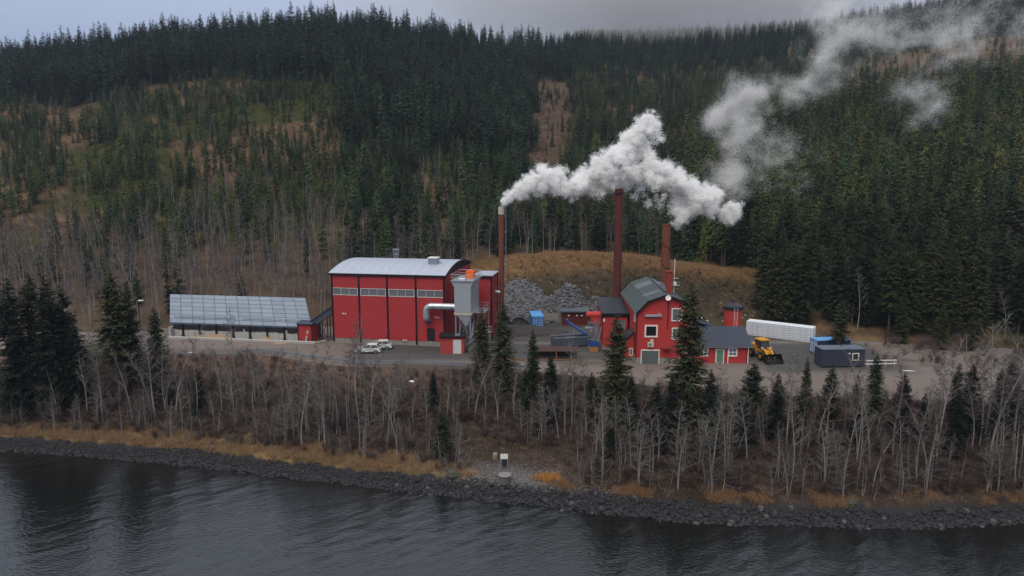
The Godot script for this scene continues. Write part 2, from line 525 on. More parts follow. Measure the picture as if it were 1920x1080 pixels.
# ---------------------------------------------------------------- the plant
func boiler_house() -> void:
	var red := mat("red_cladding", Color8(166, 52, 56), 0.55, 0.0, 0.86, 0.12)
	var black := mat("black_trim", Color8(22, 20, 24), 0.5, 0.0, 0.8)
	var concrete := mat("concrete", Color8(150, 146, 140), 0.9, 0.0, 0.7, 0.3)
	var sheet := mat("pale_roof_sheet", Color8(168, 175, 188), 0.45, 0.15, 0.82, 0.2)
	var white := mat("white_paint", Color8(205, 205, 205), 0.6, 0.0, 0.85)
	var glass := mat("window_glass", Color8(98, 100, 104), 0.06, 0.0, 1.0, 1.0, 0.6)
	var steel := mat("galvanised_steel", Color8(165, 172, 182), 0.38, 0.55, 0.8, 0.5)
	var o := thing("boiler_house", "large red clad boiler house with curved pale roof and strip windows", "building", Vector3(-22.5, 8, -123.5), -9.5)
	var w := 21.4
	var h := 13.0
	var dep := 19.4
	bx(o, "plinth", Vector3(w, 0.9, 0.3), Vector3(0, 0.45, -0.12), concrete)
	bx(o, "plinth", Vector3(0.3, 0.9, dep), Vector3(w / 2 - 0.12, 0.45, -dep / 2), concrete)
	bx(o, "inner_wall", Vector3(w - 0.4, h - 0.3, dep - 0.4), Vector3(0, h / 2 + 0.1, -dep / 2), black)
	var bay := w / 4
	for k in 4:
		var x := -w / 2 + bay * (k + 0.5)
		bx(o, "wall_panel", Vector3(bay - 0.34, 2.35, 0.16), Vector3(x, h - 0.35 - 1.175, 0.0), red)
		if k == 3:
			for q in [[-bay / 2 + 0.17, -0.75, 0.9, 8.9], [-0.75, 0.75, 3.3, 8.9], [0.75, bay / 2 - 0.17, 0.9, 8.9]]:
				bx(o, "wall_panel", Vector3(q[1] - q[0], q[3] - q[2], 0.16), Vector3(x + (q[0] + q[1]) / 2, (q[2] + q[3]) / 2, 0.0), red)
			bx(o, "door", Vector3(1.5, 3.3, 0.1), Vector3(x, 1.65, -0.05), mat("dark_door", Color8(38, 34, 36), 0.6))
		else:
			bx(o, "wall_panel", Vector3(bay - 0.34, 8.0, 0.16), Vector3(x, 4.9, 0.0), red)
		window(o, "window", Vector3(x, 9.6, 0.04), bay - 0.5, 1.35, 3, 1, white, glass, 0.1, 0.12)
	for k in 5:
		bx(o, "pilaster", Vector3(0.32, h - 0.3, 0.24), Vector3(-w / 2 + bay * k + (0.16 if k == 0 else -0.16 if k == 4 else 0.0), h / 2 + 0.1, 0.03), black)
	for k in 3:
		var z := -dep / 3 * (k + 0.5)
		bx(o, "wall_panel", Vector3(0.16, h - 1.1, dep / 3 - 0.3), Vector3(w / 2 + 0.02, h / 2 + 0.35, z), red)
		bx(o, "wall_panel", Vector3(0.16, h - 1.1, dep / 3 - 0.3), Vector3(-w / 2 - 0.02, h / 2 + 0.35, z), red)
		bx(o, "pilaster", Vector3(0.2, h - 0.3, 0.3), Vector3(w / 2 + 0.04, h / 2 + 0.1, -dep / 3 * (k + 1) + 0.15), black)
	# barrel roof: sheets side by side along the width
	var prof := PackedVector2Array()
	var n := 14
	for i in n + 1:
		var t := i / float(n)
		prof.append(Vector2(lerpf(0.35, -dep - 0.35, t), h + 0.02 + 1.45 * (1.0 - pow(2.0 * t - 1.0, 2.0))))
	for s in 12:
		var x0 := -w / 2 - 0.35 + (w + 0.7) * s / 12.0
		var x1 := x0 + (w + 0.7) / 12.0 - 0.03
		var b := MB.new()
		for i in n:
			for side in 2:
				var dy := -0.1 * side
				b.quad(Vector3(x0, prof[i].y + dy, prof[i].x), Vector3(x0, prof[i + 1].y + dy, prof[i + 1].x), Vector3(x1, prof[i + 1].y + dy, prof[i + 1].x), Vector3(x1, prof[i].y + dy, prof[i].x))
			for xx in [x0, x1]:
				b.quad(Vector3(xx, prof[i].y, prof[i].x), Vector3(xx, prof[i + 1].y, prof[i + 1].x), Vector3(xx, prof[i + 1].y - 0.1, prof[i + 1].x), Vector3(xx, prof[i].y - 0.1, prof[i].x))
		b.quad(Vector3(x0, prof[0].y, prof[0].x), Vector3(x1, prof[0].y, prof[0].x), Vector3(x1, prof[0].y - 0.1, prof[0].x), Vector3(x0, prof[0].y - 0.1, prof[0].x))
		part(o, "roof_sheet", b.mesh(), sheet)
	bx(o, "fascia", Vector3(w + 0.75, 0.34, 0.16), Vector3(0, h - 0.22, 0.3), black)
	for sx in [-1, 1]:
		var b2 := MB.new()
		for i in n:
			var p := prof[i]
			var q := prof[i + 1]
			var x2: float = sx * (w / 2 + 0.4)
			var x3: float = sx * (w / 2 + 0.02)
			b2.quad(Vector3(x2, p.y + 0.04, p.x), Vector3(x2, q.y + 0.04, q.x), Vector3(x2, q.y - 0.4, q.x), Vector3(x2, p.y - 0.4, p.x))
			b2.quad(Vector3(x2, p.y + 0.04, p.x), Vector3(x2, q.y + 0.04, q.x), Vector3(x2 - sx * 0.14, q.y + 0.04, q.x), Vector3(x2 - sx * 0.14, p.y + 0.04, p.x))
			b2.quad(Vector3(x3, p.y - 0.1, p.x), Vector3(x3, q.y - 0.1, q.x), Vector3(x3, h - 0.5, q.x), Vector3(x3, h - 0.5, p.x))
		part(o, "verge_board", b2.mesh(), black)
	var vent := bx(o, "roof_vent", Vector3(1.7, 1.1, 1.7), Vector3(7.0, h + 1.75, -6.2), steel)
	bx(vent, "cap", Vector3(1.9, 0.2, 1.9), Vector3(0, 0.62, 0), white)
	bx(o, "vent_skirt", Vector3(2.6, 0.12, 2.6), Vector3(7.0, h + 1.18, -5.9), mat("dark_felt", Color8(62, 66, 78), 0.8), Vector3(7, 0, 0))
	var mast := MB.new()
	for a in 6:
		var c := Vector3(cos(a * TAU / 6), 0, sin(a * TAU / 6))
		mast.bar(Vector3(-3.0, h + 1.2, -14.0) + c * 0.35, Vector3(-3.0, h + 3.0, -14.0) + c * 0.62, 0.05)
	for r in [[0.8, 0.42], [1.8, 0.62]]:
		for a in 10:
			var c1: Vector3 = Vector3(cos(a * TAU / 10), 0, sin(a * TAU / 10)) * r[1]
			var c2: Vector3 = Vector3(cos((a + 1) * TAU / 10), 0, sin((a + 1) * TAU / 10)) * r[1]
			mast.bar(Vector3(-3.0, h + 1.2 + r[0], -14.0) + c1, Vector3(-3.0, h + 1.2 + r[0], -14.0) + c2, 0.05)
	part(o, "roof_flue_cage", mast.mesh(), steel)
	for l in [[-8.5, 5.5], [9.0, 5.4], [3.0, 0.95], [9.9, 2.4]]:
		bx(o, "wall_lamp", Vector3(0.32, 0.2, 0.25), Vector3(l[0], l[1], 0.2), white)
		bx(o, "wall_lamp", Vector3(0.2, 0.28, 0.2), Vector3(l[0] + 0.45, l[1] - 0.05, 0.18), white)
	# round silver duct along the front
	var d := MB.new()
	var pts := [Vector3(7.6, 4.95, 0.1), Vector3(7.6, 4.95, 0.75)]
	for i in 6:
		var a := i / 5.0 * PI / 2
		pts.append(Vector3(7.6, 5.2 + 0.5 * (1 - cos(a)), 0.95 + 0.35 * sin(a)))
	pts.append(Vector3(7.6, 6.4, 1.3))
	for i in 7:
		var a := (i + 1) / 7.0 * PI / 2
		pts.append(Vector3(7.6 + 1.0 * (1 - cos(a)), 6.6 + 1.0 * sin(a), 1.3))
	pts.append(Vector3(14.6, 7.6, 1.3))
	var rr := []
	for p in pts: rr.append(0.6)
	d.tube(pts, rr, 16, true)
	var du := thing("silver_duct", "round silver flue duct bending out of the red boiler house front", "duct", o.position, -9.5)
	part(du, "pipe", d.mesh(), mat("aluminium_jacket", Color8(190, 196, 206), 0.32, 0.6, 0.85, 0.4))
	var band := MB.new()
	band.tube([Vector3(0, 7.6, 1.3), Vector3(0.12, 7.6, 1.3)], [0.635, 0.635], 16, true)
	var band_mesh := band.mesh()
	for x in [9.0, 10.6, 12.2, 13.8]:
		part(du, "joint_band", band_mesh, steel, Vector3(x, 0, 0))

	# filter tower on legs
	var f := thing("flue_gas_filter", "grey steel filter box with hopper on legs beside the boiler house", "filter", Vector3(-8.6, 8, -118.6), -9.5)
	var grey := mat("filter_grey", Color8(168, 176, 184), 0.5, 0.25, 0.8, 0.3)
	var fw := 2.9
	var fl := 6.4
	var body := MB.new()
	body.box(Vector3(0, 9.0, -fl / 2), Vector3(fw, 4.4, fl))
	part(f, "casing", body.mesh(), grey)
	var frus := func(y0: float, y1: float, w0: float, w1: float, l0: float, l1: float) -> ArrayMesh:
		var b := MB.new()
		var p := []
		for k in 4:
			var sx: float = [-1, 1, 1, -1][k]
			var sz: float = [-1, -1, 1, 1][k]
			p.append([Vector3(sx * w0 / 2, y0, -fl / 2 + sz * l0 / 2), Vector3(sx * w1 / 2, y1, -fl / 2 + sz * l1 / 2)])
		for k in 4:
			var j := (k + 1) % 4
			var nn: Vector3 = ((p[k][0] + p[j][0]) * 0.5 - Vector3(0, y0, -fl / 2)).normalized()
			b.smooth_tri(p[k][0], p[k][1], p[j][1], nn, nn, nn)
			b.smooth_tri(p[k][0], p[j][1], p[j][0], nn, nn, nn)
		b.quad(p[0][1], p[1][1], p[2][1], p[3][1])
		b.quad(p[3][0], p[2][0], p[1][0], p[0][0])
		return b.mesh()
	part(f, "hopper", frus.call(4.0, 6.78, 0.5, fw - 0.1, 0.8, fl - 0.1), grey)
	part(f, "shoulder", frus.call(11.22, 12.3, fw - 0.1, fw + 1.0, fl - 0.1, fl + 0.3), grey)
	bx(f, "top_platform", Vector3(fw + 1.2, 0.15, fl + 0.5), Vector3(0, 12.4, -fl / 2), steel)
	railing(f, "railing", [Vector3(-2, 12.45, 0.2), Vector3(2, 12.45, 0.2), Vector3(2, 12.45, -6.5), Vector3(-2, 12.45, -6.5)], steel, 1.1, true)
	bx(f, "hatch", Vector3(1.1, 0.18, 1.1), Vector3(-0.4, 12.56, -1.6), white)
	var motor := bx(f, "motor_housing", Vector3(1.4, 1.2, 1.2), Vector3(0.6, 13.1, -3.8), mat("orange_paint", Color8(228, 106, 24), 0.5, 0.0, 0.85))
	bx(motor, "cover", Vector3(0.9, 0.16, 0.9), Vector3(0, 0.68, 0), mats["orange_paint"])
	motor.set_meta("label", "orange motor housing on top of the filter")
	for lx in [-1.3, 1.3]:
		for lz in [-0.25, -3.2, -6.15]:
			bx(f, "leg", Vector3(0.24, 6.8, 0.24), Vector3(lx, 3.4, lz), steel)
			bx(f, "footing", Vector3(0.7, 1.3 if lx > 0 else 0.4, 0.7), Vector3(lx, 0.2, lz), concrete)
	bx(f, "ring_beam", Vector3(3.1, 0.35, 0.3), Vector3(0, 6.6, -0.1), mat("cream_steel", Color8(196, 190, 172), 0.6))
	bx(f, "ring_beam", Vector3(0.3, 0.35, 6.2), Vector3(1.42, 6.6, -3.2), mats["cream_steel"])
	var br := MB.new()
	br.bar(Vector3(-1.3, 1.0, -0.25), Vector3(0, 5.6, -0.25), 0.07)
	br.bar(Vector3(1.3, 1.0, -0.25), Vector3(0, 5.6, -0.25), 0.07)
	br.bar(Vector3(1.3, 1.0, -0.4), Vector3(1.3, 5.8, -3.2), 0.07)
	part(f, "brace", br.mesh(), steel)
	bx(f, "side_platform", Vector3(2.2, 0.12, 4.6), Vector3(2.6, 6.7, -3.4), steel)
	railing(f, "railing", [Vector3(3.6, 6.75, -1.2), Vector3(3.6, 6.75, -5.6), Vector3(1.6, 6.75, -5.6)], steel)
	for lz in [-1.3, -5.4]:
		bx(f, "leg", Vector3(0.18, 6.7, 0.18), Vector3(3.5, 3.35, lz), steel)
	var cage := MB.new()
	for a in 7:
		var an := PI * a / 6 - PI / 2
		cage.bar(Vector3(2.0 + 0.5 * cos(an), 7.6, -2.0 + 0.5 * sin(an)), Vector3(2.0 + 0.5 * cos(an), 13.4, -2.0 + 0.5 * sin(an)), 0.03)
	for y in [7.7, 9.0, 10.3, 11.6, 12.9]:
		for a in 6:
			var an := PI * a / 6 - PI / 2
			var bn := PI * (a + 1) / 6 - PI / 2
			cage.bar(Vector3(2.0 + 0.5 * cos(an), y, -2.0 + 0.5 * sin(an)), Vector3(2.0 + 0.5 * cos(bn), y, -2.0 + 0.5 * sin(bn)), 0.03)
	part(f, "ladder_cage", cage.mesh(), steel)
	var stair := MB.new()
	var s0 := Vector3(-0.6, 0.2, 0.5)
	var s1 := Vector3(3.9, 3.6, 0.5)
	for z in [0.0, -0.9]:
		stair.box((s0 + s1) / 2 + Vector3(0, 0, z), Vector3(5.7, 0.22, 0.07), Basis(Vector3.BACK, atan2(3.4, 4.5)))
		stair.bar(s0 + Vector3(0, 1.1, z), s1 + Vector3(0, 1.1, z), 0.04)
		for k in 5:
			var q := s0.lerp(s1, k / 4.0) + Vector3(0, 0, z)
			stair.bar(q, q + Vector3(0, 1.1, 0), 0.03)
	for k in 15:
		stair.box(s0.lerp(s1, (k + 0.5) / 15.0) + Vector3(0, 0.05, -0.45), Vector3(0.28, 0.04, 0.88))
	stair.box(Vector3(4.5, 3.6, 0.05), Vector3(1.3, 0.1, 1.1))
	part(f, "stair", stair.mesh(), steel)
	railing(f, "railing", [Vector3(3.9, 3.6, 0.6), Vector3(5.1, 3.6, 0.6), Vector3(5.1, 3.6, -0.5)], steel)
	bx(f, "leg", Vector3(0.14, 3.6, 0.14), Vector3(5.0, 1.8, 0.5), steel)

	# stair tower behind the filter
	var t := thing("stair_tower", "narrow red tower with black corners behind the grey filter", "building", Vector3(-5.4, 8, -127.5), -9.5)
	bx(t, "wall", Vector3(3.2, 12.0, 6.0), Vector3(0, 6.0, -3.0), red)
	for q in [[-1.6, 0.0], [1.6, 0.0], [1.6, -6.0]]:
		bx(t, "corner_trim", Vector3(0.3, 12.02, 0.3), Vector3(q[0], 6.02, q[1]), black)
	bx(t, "roof", Vector3(3.7, 0.2, 6.5), Vector3(0, 12.14, -3.0), sheet)
	bx(t, "fascia", Vector3(3.8, 0.3, 0.1), Vector3(0, 11.95, 0.28), black)
	var pd := MB.new()
	pd.tube([Vector3(1.7, 8.5, -3.5), Vector3(3.1, 8.5, -3.5)], [0.42, 0.42], 14, true)
	pd.tube([Vector3(2.5, 8.5, -3.5), Vector3(2.7, 8.5, -3.5)], [0.52, 0.52], 14, true)
	var pdt := thing("flue_link_pipe", "short silver pipe joining the red tower to the slim chimney", "duct", t.position, -9.5)
	part(pdt, "pipe", pd.mesh(), mats["aluminium_jacket"])

	# little red pump house
	var a2 := thing("pump_house", "small flat roofed red hut with a white door by the road", "hut", Vector3(-10.3, 8, -116.6), 2.0)
	var pink := mat("faded_red_boards", Color8(174, 64, 62), 0.8, 0.0, 0.8, 0.4)
	bx(a2, "wall", Vector3(4.1, 2.9, 3.0), Vector3(0, 1.45, -1.5), pink)
	bx(a2, "roof", Vector3(4.6, 0.2, 3.5), Vector3(0, 3.02, -1.45), black)
	var dr := bx(a2, "door", Vector3(1.15, 2.3, 0.1), Vector3(0.85, 1.2, 0.03), white)
	bx(dr, "handle", Vector3(0.08, 0.25, 0.08), Vector3(-0.42, 0, 0.08), steel)
	bx(a2, "door_frame", Vector3(1.4, 0.14, 0.13), Vector3(0.85, 2.43, 0.03), white)
	for q in [0.2, 1.5]:
		bx(a2, "door_frame", Vector3(0.12, 2.4, 0.13), Vector3(q, 1.2, 0.035), white)
	bx(a2, "roof_light", Vector3(0.9, 0.25, 0.7), Vector3(0.9, 3.25, -0.6), steel, Vector3(0, 0, 8))

func chimney(called: String, label: String, at: Vector3, h: float, r: float, col: Color, cap: bool) -> Node3D:
	var o := thing(called, label, "chimney", at)
	var m := mat(called + "_rust" + str(col), col, 0.8, 0.0, 0.6, 0.35)
	var prof := [Vector2(r * 1.25, 0), Vector2(r * 1.25, 0.4), Vector2(r, 0.42)]
	for k in 4:
		var y := h * (k + 1) / 4.0
		prof.append(Vector2(r, y - 0.16)); prof.append(Vector2(r * 1.08, y - 0.14)); prof.append(Vector2(r * 1.08, y)); prof.append(Vector2(r if k < 3 else r * 0.8, y + 0.01))
	prof.append(Vector2(r * 0.8, h - 1.5))
	prof.append(Vector2(0, h - 1.5))
	var b := MB.new()
	b.lathe(prof, 20)
	part(o, "shaft", b.mesh(), m)
	if cap:
		var c := MB.new()
		c.lathe([Vector2(r * 1.12, h - 1.3), Vector2(r * 1.12, h + 0.1), Vector2(r * 0.8, h + 0.12), Vector2(r * 0.8, h - 1.2)], 20)
		part(o, "cap", c.mesh(), mat("pale_cap", Color8(196, 190, 176), 0.5, 0.2, 0.8))
	return o

func chimneys() -> void:
	var steel: Material = mats["galvanised_steel"]
	var c1 := chimney("slim_chimney", "slim brown steel chimney with a pale cap, steaming", Vector3(-2.0, 8, -130.5), 24.6, 0.52, Color8(128, 70, 56), true)
	var p := MB.new()
	p.bar(Vector3(0.85, 0, 0.1), Vector3(0.85, 24.4, 0.1), 0.07)
	for k in 8: p.bar(Vector3(0.4, 2 + k * 3.0, 0.1), Vector3(0.85, 2 + k * 3.0, 0.1), 0.04)
	p.bar(Vector3(0.85, 24.4, 0.1), Vector3(0.3, 24.9, 0.1), 0.05)
	part(c1, "side_pipe", p.mesh(), steel)
	var c2 := chimney("tall_chimney", "tallest dark red brown chimney standing behind the red house", Vector3(20.3, 8, -132.5), 28.0, 0.76, Color8(104, 50, 46), false)
	var r2 := MB.new()
	r2.lathe([Vector2(0.8, 27.2), Vector2(1.05, 27.2), Vector2(1.05, 27.35), Vector2(0.8, 27.35)], 18)
	for k in 8:
		var c := Vector3(cos(k * TAU / 8), 0, sin(k * TAU / 8)) * 0.8
		r2.bar(Vector3(0, 27.3, 0) + c, Vector3(0, 28.5, 0) + c, 0.03)
	part(c2, "top_ring", r2.mesh(), mat("chimney_iron", Color8(58, 40, 40), 0.8))
	var c3 := chimney("short_chimney", "rusty chimney wrapped with a loose cable, half hidden in steam", Vector3(29.6, 8, -133.0), 21.3, 0.83, Color8(132, 76, 54), false)
	var cab := MB.new()
	var pts := []
	var rr := []
	for k in 40:
		var a := k * 0.5
		pts.append(Vector3(cos(a) * 0.94, 8.0 + k * 0.32, sin(a) * 0.94)); rr.append(0.06)
	cab.tube(pts, rr, 5)
	part(c3, "cable", cab.mesh(), mats["chimney_iron"])

func fuel_store() -> void:
	var conc := mat("pale_concrete", Color8(182, 180, 177), 0.9, 0.0, 0.75, 0.3)
	var blackm: Material = mats["black_trim"]
	var red: Material = mats["red_cladding"]
	var o := thing("fuel_store", "long open fuel store with a blue grey gridded pitched roof", "shed", Vector3(-51.2, 8, -128.0), -8.7)
	var L := 27.6
	var n := 12
	var rows := 7
	var e0 := Vector3(-L / 2 - 0.6, 2.62, 0.12)
	var ex := Vector3(L + 1.2, 0, 0)
	var ey := Vector3(-4.2, 4.3, -6.6)
	var tones := [mat("roof_pane_a", Color8(126, 138, 152), 0.5, 0.1, 0.8, 0.5), mat("roof_pane_b", Color8(121, 133, 148), 0.5, 0.1, 0.8, 0.5), mat("roof_pane_c", Color8(131, 142, 155), 0.5, 0.1, 0.8, 0.5)]
	var slab := MB.new()
	var sx := ex / n * 0.955
	var sy := ey / rows * 0.90
	var th := Vector3(0, 0.06, 0)
	slab.quad(th, sy + th, sx + sy + th, sx + th)
	slab.quad(Vector3.ZERO, th, sx + th, sx)
	slab.quad(sx, sx + th, sx + sy + th, sx + sy)
	slab.quad(sy, sy + th, th, Vector3.ZERO)
	slab.quad(sx + sy, sx + sy + th, sy + th, sy)
	var pm := slab.mesh()
	for i in n:
		for j in rows:
			part(o, "roof_panel", pm, tones[rng.randi() % 3], e0 + ex * i / n + ey * j / rows + Vector3(0, 0.1, 0))
	var deck := MB.new()
	var dk := Vector3(0, -0.12, 0)
	deck.quad(e0, e0 + ey, e0 + ex + ey, e0 + ex)
	deck.quad(e0 + dk, e0 + ex + dk, e0 + ex + ey + dk, e0 + ey + dk)
	for q in [[e0, e0 + ex], [e0 + ex, e0 + ex + ey], [e0 + ey, e0 + ex + ey], [e0, e0 + ey]]:
		deck.quad(q[0] + th * 2, q[1] + th * 2, q[1] + dk * 1.6, q[0] + dk * 1.6)
	part(o, "roof_deck", deck.mesh(), mat("roof_batten", Color8(78, 89, 106), 0.6, 0.1, 0.85))
	for q in [[0.03, 0.47], [0.53, 0.97]]:
		var g := MB.new()
		var a: Vector3 = e0 + ex * q[0] + ey * 0.17 + Vector3(0, 0.55, 0)
		var b: Vector3 = e0 + ex * q[1] + ey * 0.17 + Vector3(0, 0.55, 0)
		g.bar(a, b, 0.06)
		g.bar(a - Vector3(0, 0.25, 0), b - Vector3(0, 0.25, 0), 0.04)
		for k in 13: g.bar(a.lerp(b, k / 12.0), a.lerp(b, k / 12.0) - Vector3(0, 0.42, 0), 0.04)
		part(o, "snow_guard", g.mesh(), mats["galvanised_steel"])
	for k in 8:
		bx(o, "post", Vector3(0.26, 2.6, 0.26), Vector3(-L / 2 + 2.0 + k * (L - 3.5) / 7.0, 1.25, 0.16), blackm)
		bx(o, "post_foot", Vector3(0.5, 0.35, 0.5), Vector3(-L / 2 + 2.0 + k * (L - 3.5) / 7.0, 0.17, 0.2), blackm)
	for q in [[-L / 2, 0.5], [0.8, 8.6], [9.4, L / 2]]:
		var c := MB.new()
		var m := 24
		for i in m:
			var x0: float = lerpf(q[0], q[1], i / float(m))
			var x1: float = lerpf(q[0], q[1], (i + 1) / float(m))
			var z0 := 0.08 + 0.04 * sin(x0 * 5.0)
			var z1 := 0.08 + 0.04 * sin(x1 * 5.0)
			var y0 := 1.45 + 0.18 * n_mid.get_noise_1d(x0 * 9.0)
			var y1 := 1.45 + 0.18 * n_mid.get_noise_1d(x1 * 9.0)
			c.quad(Vector3(x0, y0, z0), Vector3(x0, 2.6, z0), Vector3(x1, 2.6, z1), Vector3(x1, y1, z1))
		part(o, "tarpaulin_curtain", c.mesh(), mat("black_tarp", Color8(34, 34, 38), 0.6, 0.0, 0.8, 1.0))
	for k in 9:
		bx(o, "wall_slab", Vector3(L / 9 - 0.04, 1.9, 0.25), Vector3(-L / 2 + L / 9 * (k + 0.5), 0.95, -0.12), conc)
	bx(o, "rear_wall", Vector3(L, 4.0, 0.25), Vector3(-3.2, 2.0, -6.3), conc)
	bx(o, "gable", Vector3(0.25, 3.0, 5.4), Vector3(-L / 2 - 0.5, 1.5, -3.4), red, Vector3(0, 26, 0))
	bx(o, "end_wall", Vector3(0.35, 2.0, 2.6), Vector3(-L / 2 - 0.2, 1.0, -0.3), conc)
	bx(o, "end_wall", Vector3(0.3, 1.2, 2.2), Vector3(L / 2 - 0.3, 0.6, -0.1), conc, Vector3(0, 0, -12))
	var kerb := thing("loading_kerb", "long pale concrete kerb in front of the fuel store", "kerb", o.position, -8.7)
	for k in 7:
		bx(kerb, "kerb_block", Vector3(L / 7 + 0.2, 0.4, 0.5), Vector3(-L / 2 + (L / 7 + 0.25) * (k + 0.5), 0.18, 1.6), conc)
	var chips := mat("wood_chips", Color8(178, 150, 116), 0.95, 0.0, 0.55, 1.6)
	var rows2 := [[-4.0, 3.2, 1.15, "broad tan wood chip pile under the fuel store roof"], [-8.2, 1.6, 0.9, "small tan wood chip pile left in the fuel store"], [5.4, 1.6, 1.0, "narrow tan wood chip pile right in the fuel store"]]
	for q in rows2:
		var hp := thing("wood_chip_pile", q[3], "wood chips", o.to_global(Vector3(q[0], 0, 0.85)), -8.7, "wood chip piles in the fuel store")
		part(hp, "chips", heap_mesh(q[1], 0.85, q[2], int(q[1] * 77), 0.1, 0.7), chips)
	var hp2 := thing("wood_chip_spill", "thin spill of wood chips on the road by the kerb", "wood chips", o.to_global(Vector3(8.9, 0, 2.3)), -8.7)
	part(hp2, "chips", heap_mesh(1.7, 0.7, 0.3, 81, 0.1, 0.7), chips)

	# feed house and conveyor
	var blue := mat("blue_black_sheet", Color8(48, 56, 76), 0.55, 0.1, 0.85, 0.4)
	var f := thing("feed_house", "small red feed house with a blue black roof beside the fuel store", "hut", Vector3(-38.3, 8, -125.4), -9.5)
	bx(f, "wall", Vector3(2.7, 3.4, 3.6), Vector3(0, 1.7, -1.8), red)
	for q in [[-1.35, 0.0], [1.35, 0.0], [1.35, -3.6]]:
		bx(f, "corner_trim", Vector3(0.16, 3.41, 0.16), Vector3(q[0], 1.71, q[1]), blackm)
	bx(f, "roof", Vector3(3.1, 0.2, 4.2), Vector3(0, 3.62, -1.8), blue, Vector3(6, 0, 0))
	bx(f, "switch_box", Vector3(0.3, 0.6, 0.25), Vector3(0.6, 1.9, 0.12), mat("cream_steel", Color8(196, 190, 172)))
	var c2 := thing("covered_conveyor", "sloping blue black covered conveyor rising into the boiler house", "conveyor", Vector3(-37.3, 8, -127.0), -9.5)
	var a := Vector3(0.2, 3.2, 0)
	var b := Vector3(5.0, 6.4, -0.4)
	var cm := MB.new()
	cm.box((a + b) / 2, Vector3(a.distance_to(b), 1.1, 1.6), Basis(Vector3.BACK, atan2(3.2, 4.8)))
	part(c2, "casing", cm.mesh(), mat("conveyor_side", Color8(70, 76, 88), 0.6))
	var cr := MB.new()
	cr.box((a + b) / 2 + Vector3(-0.34, 0.52, 0), Vector3(a.distance_to(b) + 0.2, 0.14, 1.9), Basis(Vector3.BACK, atan2(3.2, 4.8)))
	part(c2, "cover", cr.mesh(), blue)
	for q in [1.6, 3.2, 4.4]:
		for z in [-0.7, 0.5]:
			bx(c2, "leg", Vector3(0.14, 3.0 + q * 0.62, 0.14), Vector3(q, (3.0 + q * 0.62) / 2, z), blackm)
	var cb := MB.new()
	cb.bar(Vector3(1.6, 0.4, 0.5), Vector3(3.2, 3.6, 0.5), 0.05); cb.bar(Vector3(3.2, 0.4, 0.5), Vector3(1.6, 3.0, 0.5), 0.05)
	part(c2, "brace", cb.mesh(), blackm)
	var beam := thing("loose_beam", "pale wooden beam lying beside the feed house", "beam", Vector3(-35.6, 8, -124.3), 32)
	bx(beam, "timber", Vector3(2.6, 0.16, 0.2), Vector3(0, 0.25, 0), mat("pale_timber", Color8(190, 180, 160), 0.8), Vector3(0, 0, 7))
	bx(beam, "support_block", Vector3(0.3, 0.16, 0.3), Vector3(-0.9, 0.07, 0), mats["pale_timber"])

